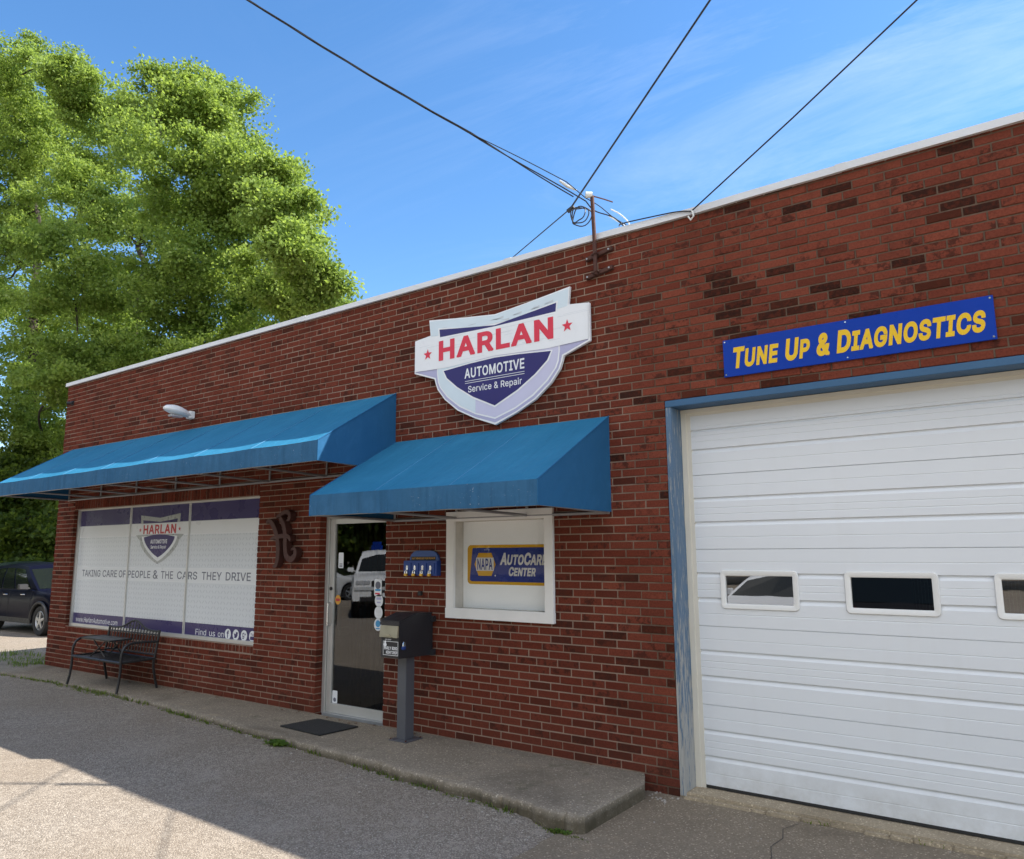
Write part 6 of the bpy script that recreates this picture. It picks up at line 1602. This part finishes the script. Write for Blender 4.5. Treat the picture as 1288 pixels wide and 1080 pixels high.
# rear axle of the parked one stands near x = -20.9, nose behind the wall corner
car('parked_car', 'dark navy compact suv parked beyond the left end of the brick wall', 'car', (-22.25, 3.02, -.09), 0.02, SUV | dict(rails=False), MT['p_navy'], 'cars parked beyond the building')
car('parked_car', 'green car partly hidden behind the navy suv', 'car', (-29.4, 5.4, -.09), 0.03, SEDAN | dict(gh=(.3, .7, 2.5, 3.45, 1.58)), MT['p_green'], 'cars parked beyond the building')
car('pickup_truck', 'white pickup facing the shop, seen mirrored in the glass door', 'pickup', (-19.5, -13.3, -.12), math.radians(44), PICK, MT['p_white'])
car('parked_car', 'pale silver sedan standing side on, mirrored low at the left of the glass door', 'car', (-26.0, -13.2, -.12), math.radians(-28), SEDAN, MT['p_silver'], 'cars in the lot')
car('parked_car', 'white sedan facing the garage, mirrored in its left door window', 'car', (-4.70, -12.3, -.12), math.radians(92), SEDAN, MT['p_white'], 'cars in the lot')
car('parked_car', 'dark suv with roof rails, mirrored in the middle garage door window', 'car', (-2.15, -6.55, -.12), math.radians(-90), BIGSUV, MT['p_black'], 'cars in the lot')
def pylon():
    t = thing('roadside_sign', 'blue and yellow sign on a post across the lot, mirrored in the door', 'sign', (-25.2, -18.4, -.1))
    def P(poly, y0, y1):
        return poly
    MB().box(-25.26, -25.14, -18.46, -18.34, -.1, 1.25).build('post', MT['tube'], t)
    b = MB(); b.box(-25.50, -24.90, -18.43, -18.30, 1.25, 2.02, 0); b.box(-25.42, -24.98, -18.43, -18.30, 2.02, 2.16, 0); b.box(-25.56, -24.84, -18.44, -18.29, 1.52, 1.70, 1)
    b.build('sign_board', [MT['signblue'], MT['gold']], t, bevel=.01)
pylon()

# ------------------------------------------------------------------ weeds, grass, pebbles
def blades(mb_pts, n, cx, cy, z, rx, ry, h, R):
    for _ in range(n):
        x = cx+R.gauss(0, rx); y = cy+R.gauss(0, ry); hh = h*R.uniform(.4, 1.2); an = R.uniform(0, 6.28); ln = R.uniform(.2, .9)*hh
        wd = .0035+.004*R.random()
        dx, dy = math.cos(an), math.sin(an)
        b = len(mb_pts.v)
        mb_pts.add([(x-dy*wd, y+dx*wd, z), (x+dy*wd, y-dx*wd, z), (x+dx*ln*.4+dy*wd*.7, y+dy*ln*.4-dx*wd*.7, z+hh*.65), (x+dx*ln*.4-dy*wd*.7, y+dy*ln*.4+dx*wd*.7, z+hh*.65), (x+dx*ln, y+dy*ln, z+hh)],
                   [(0, 1, 2, 3), (3, 2, 4)])
        v = R.random(); mb_pts.fa.setdefault('rnd', []).extend([v, v])
def weed(x, y, z, h, n, label):
    t = MB(); R = random.Random(int(x*100)); t.fa['rnd'] = []
    for _ in range(n):
        an = R.uniform(0, 6.28); ln = h*R.uniform(.5, 1.5); ri = h*R.uniform(.2, .9); w_ = .012+.016*R.random()
        dx, dy = math.cos(an), math.sin(an); px, py = x+R.gauss(0, .03), y+R.gauss(0, .02)
        t.add([(px, py, z), (px+dx*ln*.5-dy*w_, py+dy*ln*.5+dx*w_, z+ri), (px+dx*ln, py+dy*ln, z+ri*.8), (px+dx*ln*.5+dy*w_, py+dy*ln*.5-dx*w_, z+ri)], [(0, 1, 2, 3)])
        t.fa['rnd'].append(R.random())
    tag(t.build('weed', MT['weed'], None, recalc=False), label, 'weed', 'weeds along the pavement edge')
weed(-6.24, -.915, -.09, .085, 110, 'leafy green weed at the pavement edge in front of the doormat')
weed(-3.55, -1.10, -.125, .035, 14, 'small weed at the pavement edge left of its broken corner')
weed(-2.92, -1.14, -.125, .04, 22, 'weed by the right front corner of the pavement slab')
g = MB(); g.fa['rnd'] = []; R = random.Random(44)
for x in np.arange(-14.2, -2.9, .028):
    dens = .30+.35*math.sin(x*2.1)+.3*math.sin(x*5.3+1)+(.9 if x < -9 else 0)+(.6 if -4.6 < x < -2.9 else 0)
    if R.random() < dens*.6:
        blades(g, R.randint(2, 7), x, slab_y(x)-.02, ground_z(x, -1)-.005, .03, .018, .045 if x > -9 else .05, R)
for k in range(90):
    x = R.choice([R.uniform(-4.9, -2.95), R.uniform(-8.5, -5.5), R.gauss(-2.95, .10)]); blades(g, 6, x, slab_y(min(x, -2.8))-.025-abs(R.gauss(0, .012)), ground_z(x, -1)-.004, .035, .012, .026, R)
for k in range(60): blades(g, 14, R.uniform(-16.2, -13.35), R.gauss(.35, .25), -.10, .08, .06, .10, R)
for k in range(26): blades(g, 12, R.uniform(-13.9, -13.3), R.uniform(-.3, .25), -.03, .06, .05, .09, R)
for k in range(20): blades(g, 10, R.uniform(-12.2, -10.0), slab_y(-11)-.06+R.gauss(0, .03), -.05, .06, .02, .05, R)
for xx in (-1.62, -1.50, -.95): blades(g, 6, xx, -.03, -.122, .05, .01, .035, R)
stuff(g.build('grass', MT['grass'], None, recalc=False))
def pebbles():
    mb = MB(); R = random.Random(77)
    def stone(x, y, z, s):
        n = 6; vs = [(x, y, z+s*R.uniform(.5, .8))]; 
        for lvl, f in ((.45, .8), (0, 1.0)):
            for i in range(n):
                a = 2*math.pi*i/n+R.uniform(-.3, .3); r = s*f*R.uniform(.7, 1.1); vs.append((x+r*math.cos(a), y+r*math.sin(a), z+s*lvl-.001))
        fs = [(0, 1+i, 1+(i+1) % n) for i in range(n)]+[(1+i, 1+n+i, 1+n+(i+1) % n, 1+(i+1) % n) for i in range(n)]
        mb.add(vs, fs)
    for _ in range(260):
        x = R.uniform(-13, -2.9); stone(x, slab_y(x)-abs(R.gauss(0, .18))-.02, ground_z(x, -1.2), R.uniform(.004, .013))
    for _ in range(40): stone(R.uniform(-2.8, 0), R.uniform(-1.6, -.05), -.12, R.uniform(.004, .010))
    for _ in range(26): stone(-2.72+R.gauss(0, .07), -.12+R.gauss(0, .08), -.12, R.uniform(.006, .016))
    for _ in range(60):
        x = R.uniform(-12.8, -2.9); stone(x, R.uniform(slab_y(x)+.1, -.01), .001, R.uniform(.003, .009))
    stuff(mb.build('gravel', MT['pebble'], None, recalc=True))
    lf = MB(); 
    for _ in range(34):
        x = R.uniform(-12, -3); y = -abs(R.gauss(.03, .05))-.02; a = R.uniform(0, 6.28); s = R.uniform(.012, .03)
        lf.add([(x+s*math.cos(a), y+s*math.sin(a), .004), (x-s*.5*math.sin(a), y+s*.5*math.cos(a), .012), (x-s*math.cos(a), y-s*math.sin(a), .004), (x+s*.5*math.sin(a), y-s*.5*math.cos(a), .010)], [(0, 1, 2, 3)])
    stuff(lf.build('leaf_litter', MT['litter'], None, recalc=False))
pebbles()
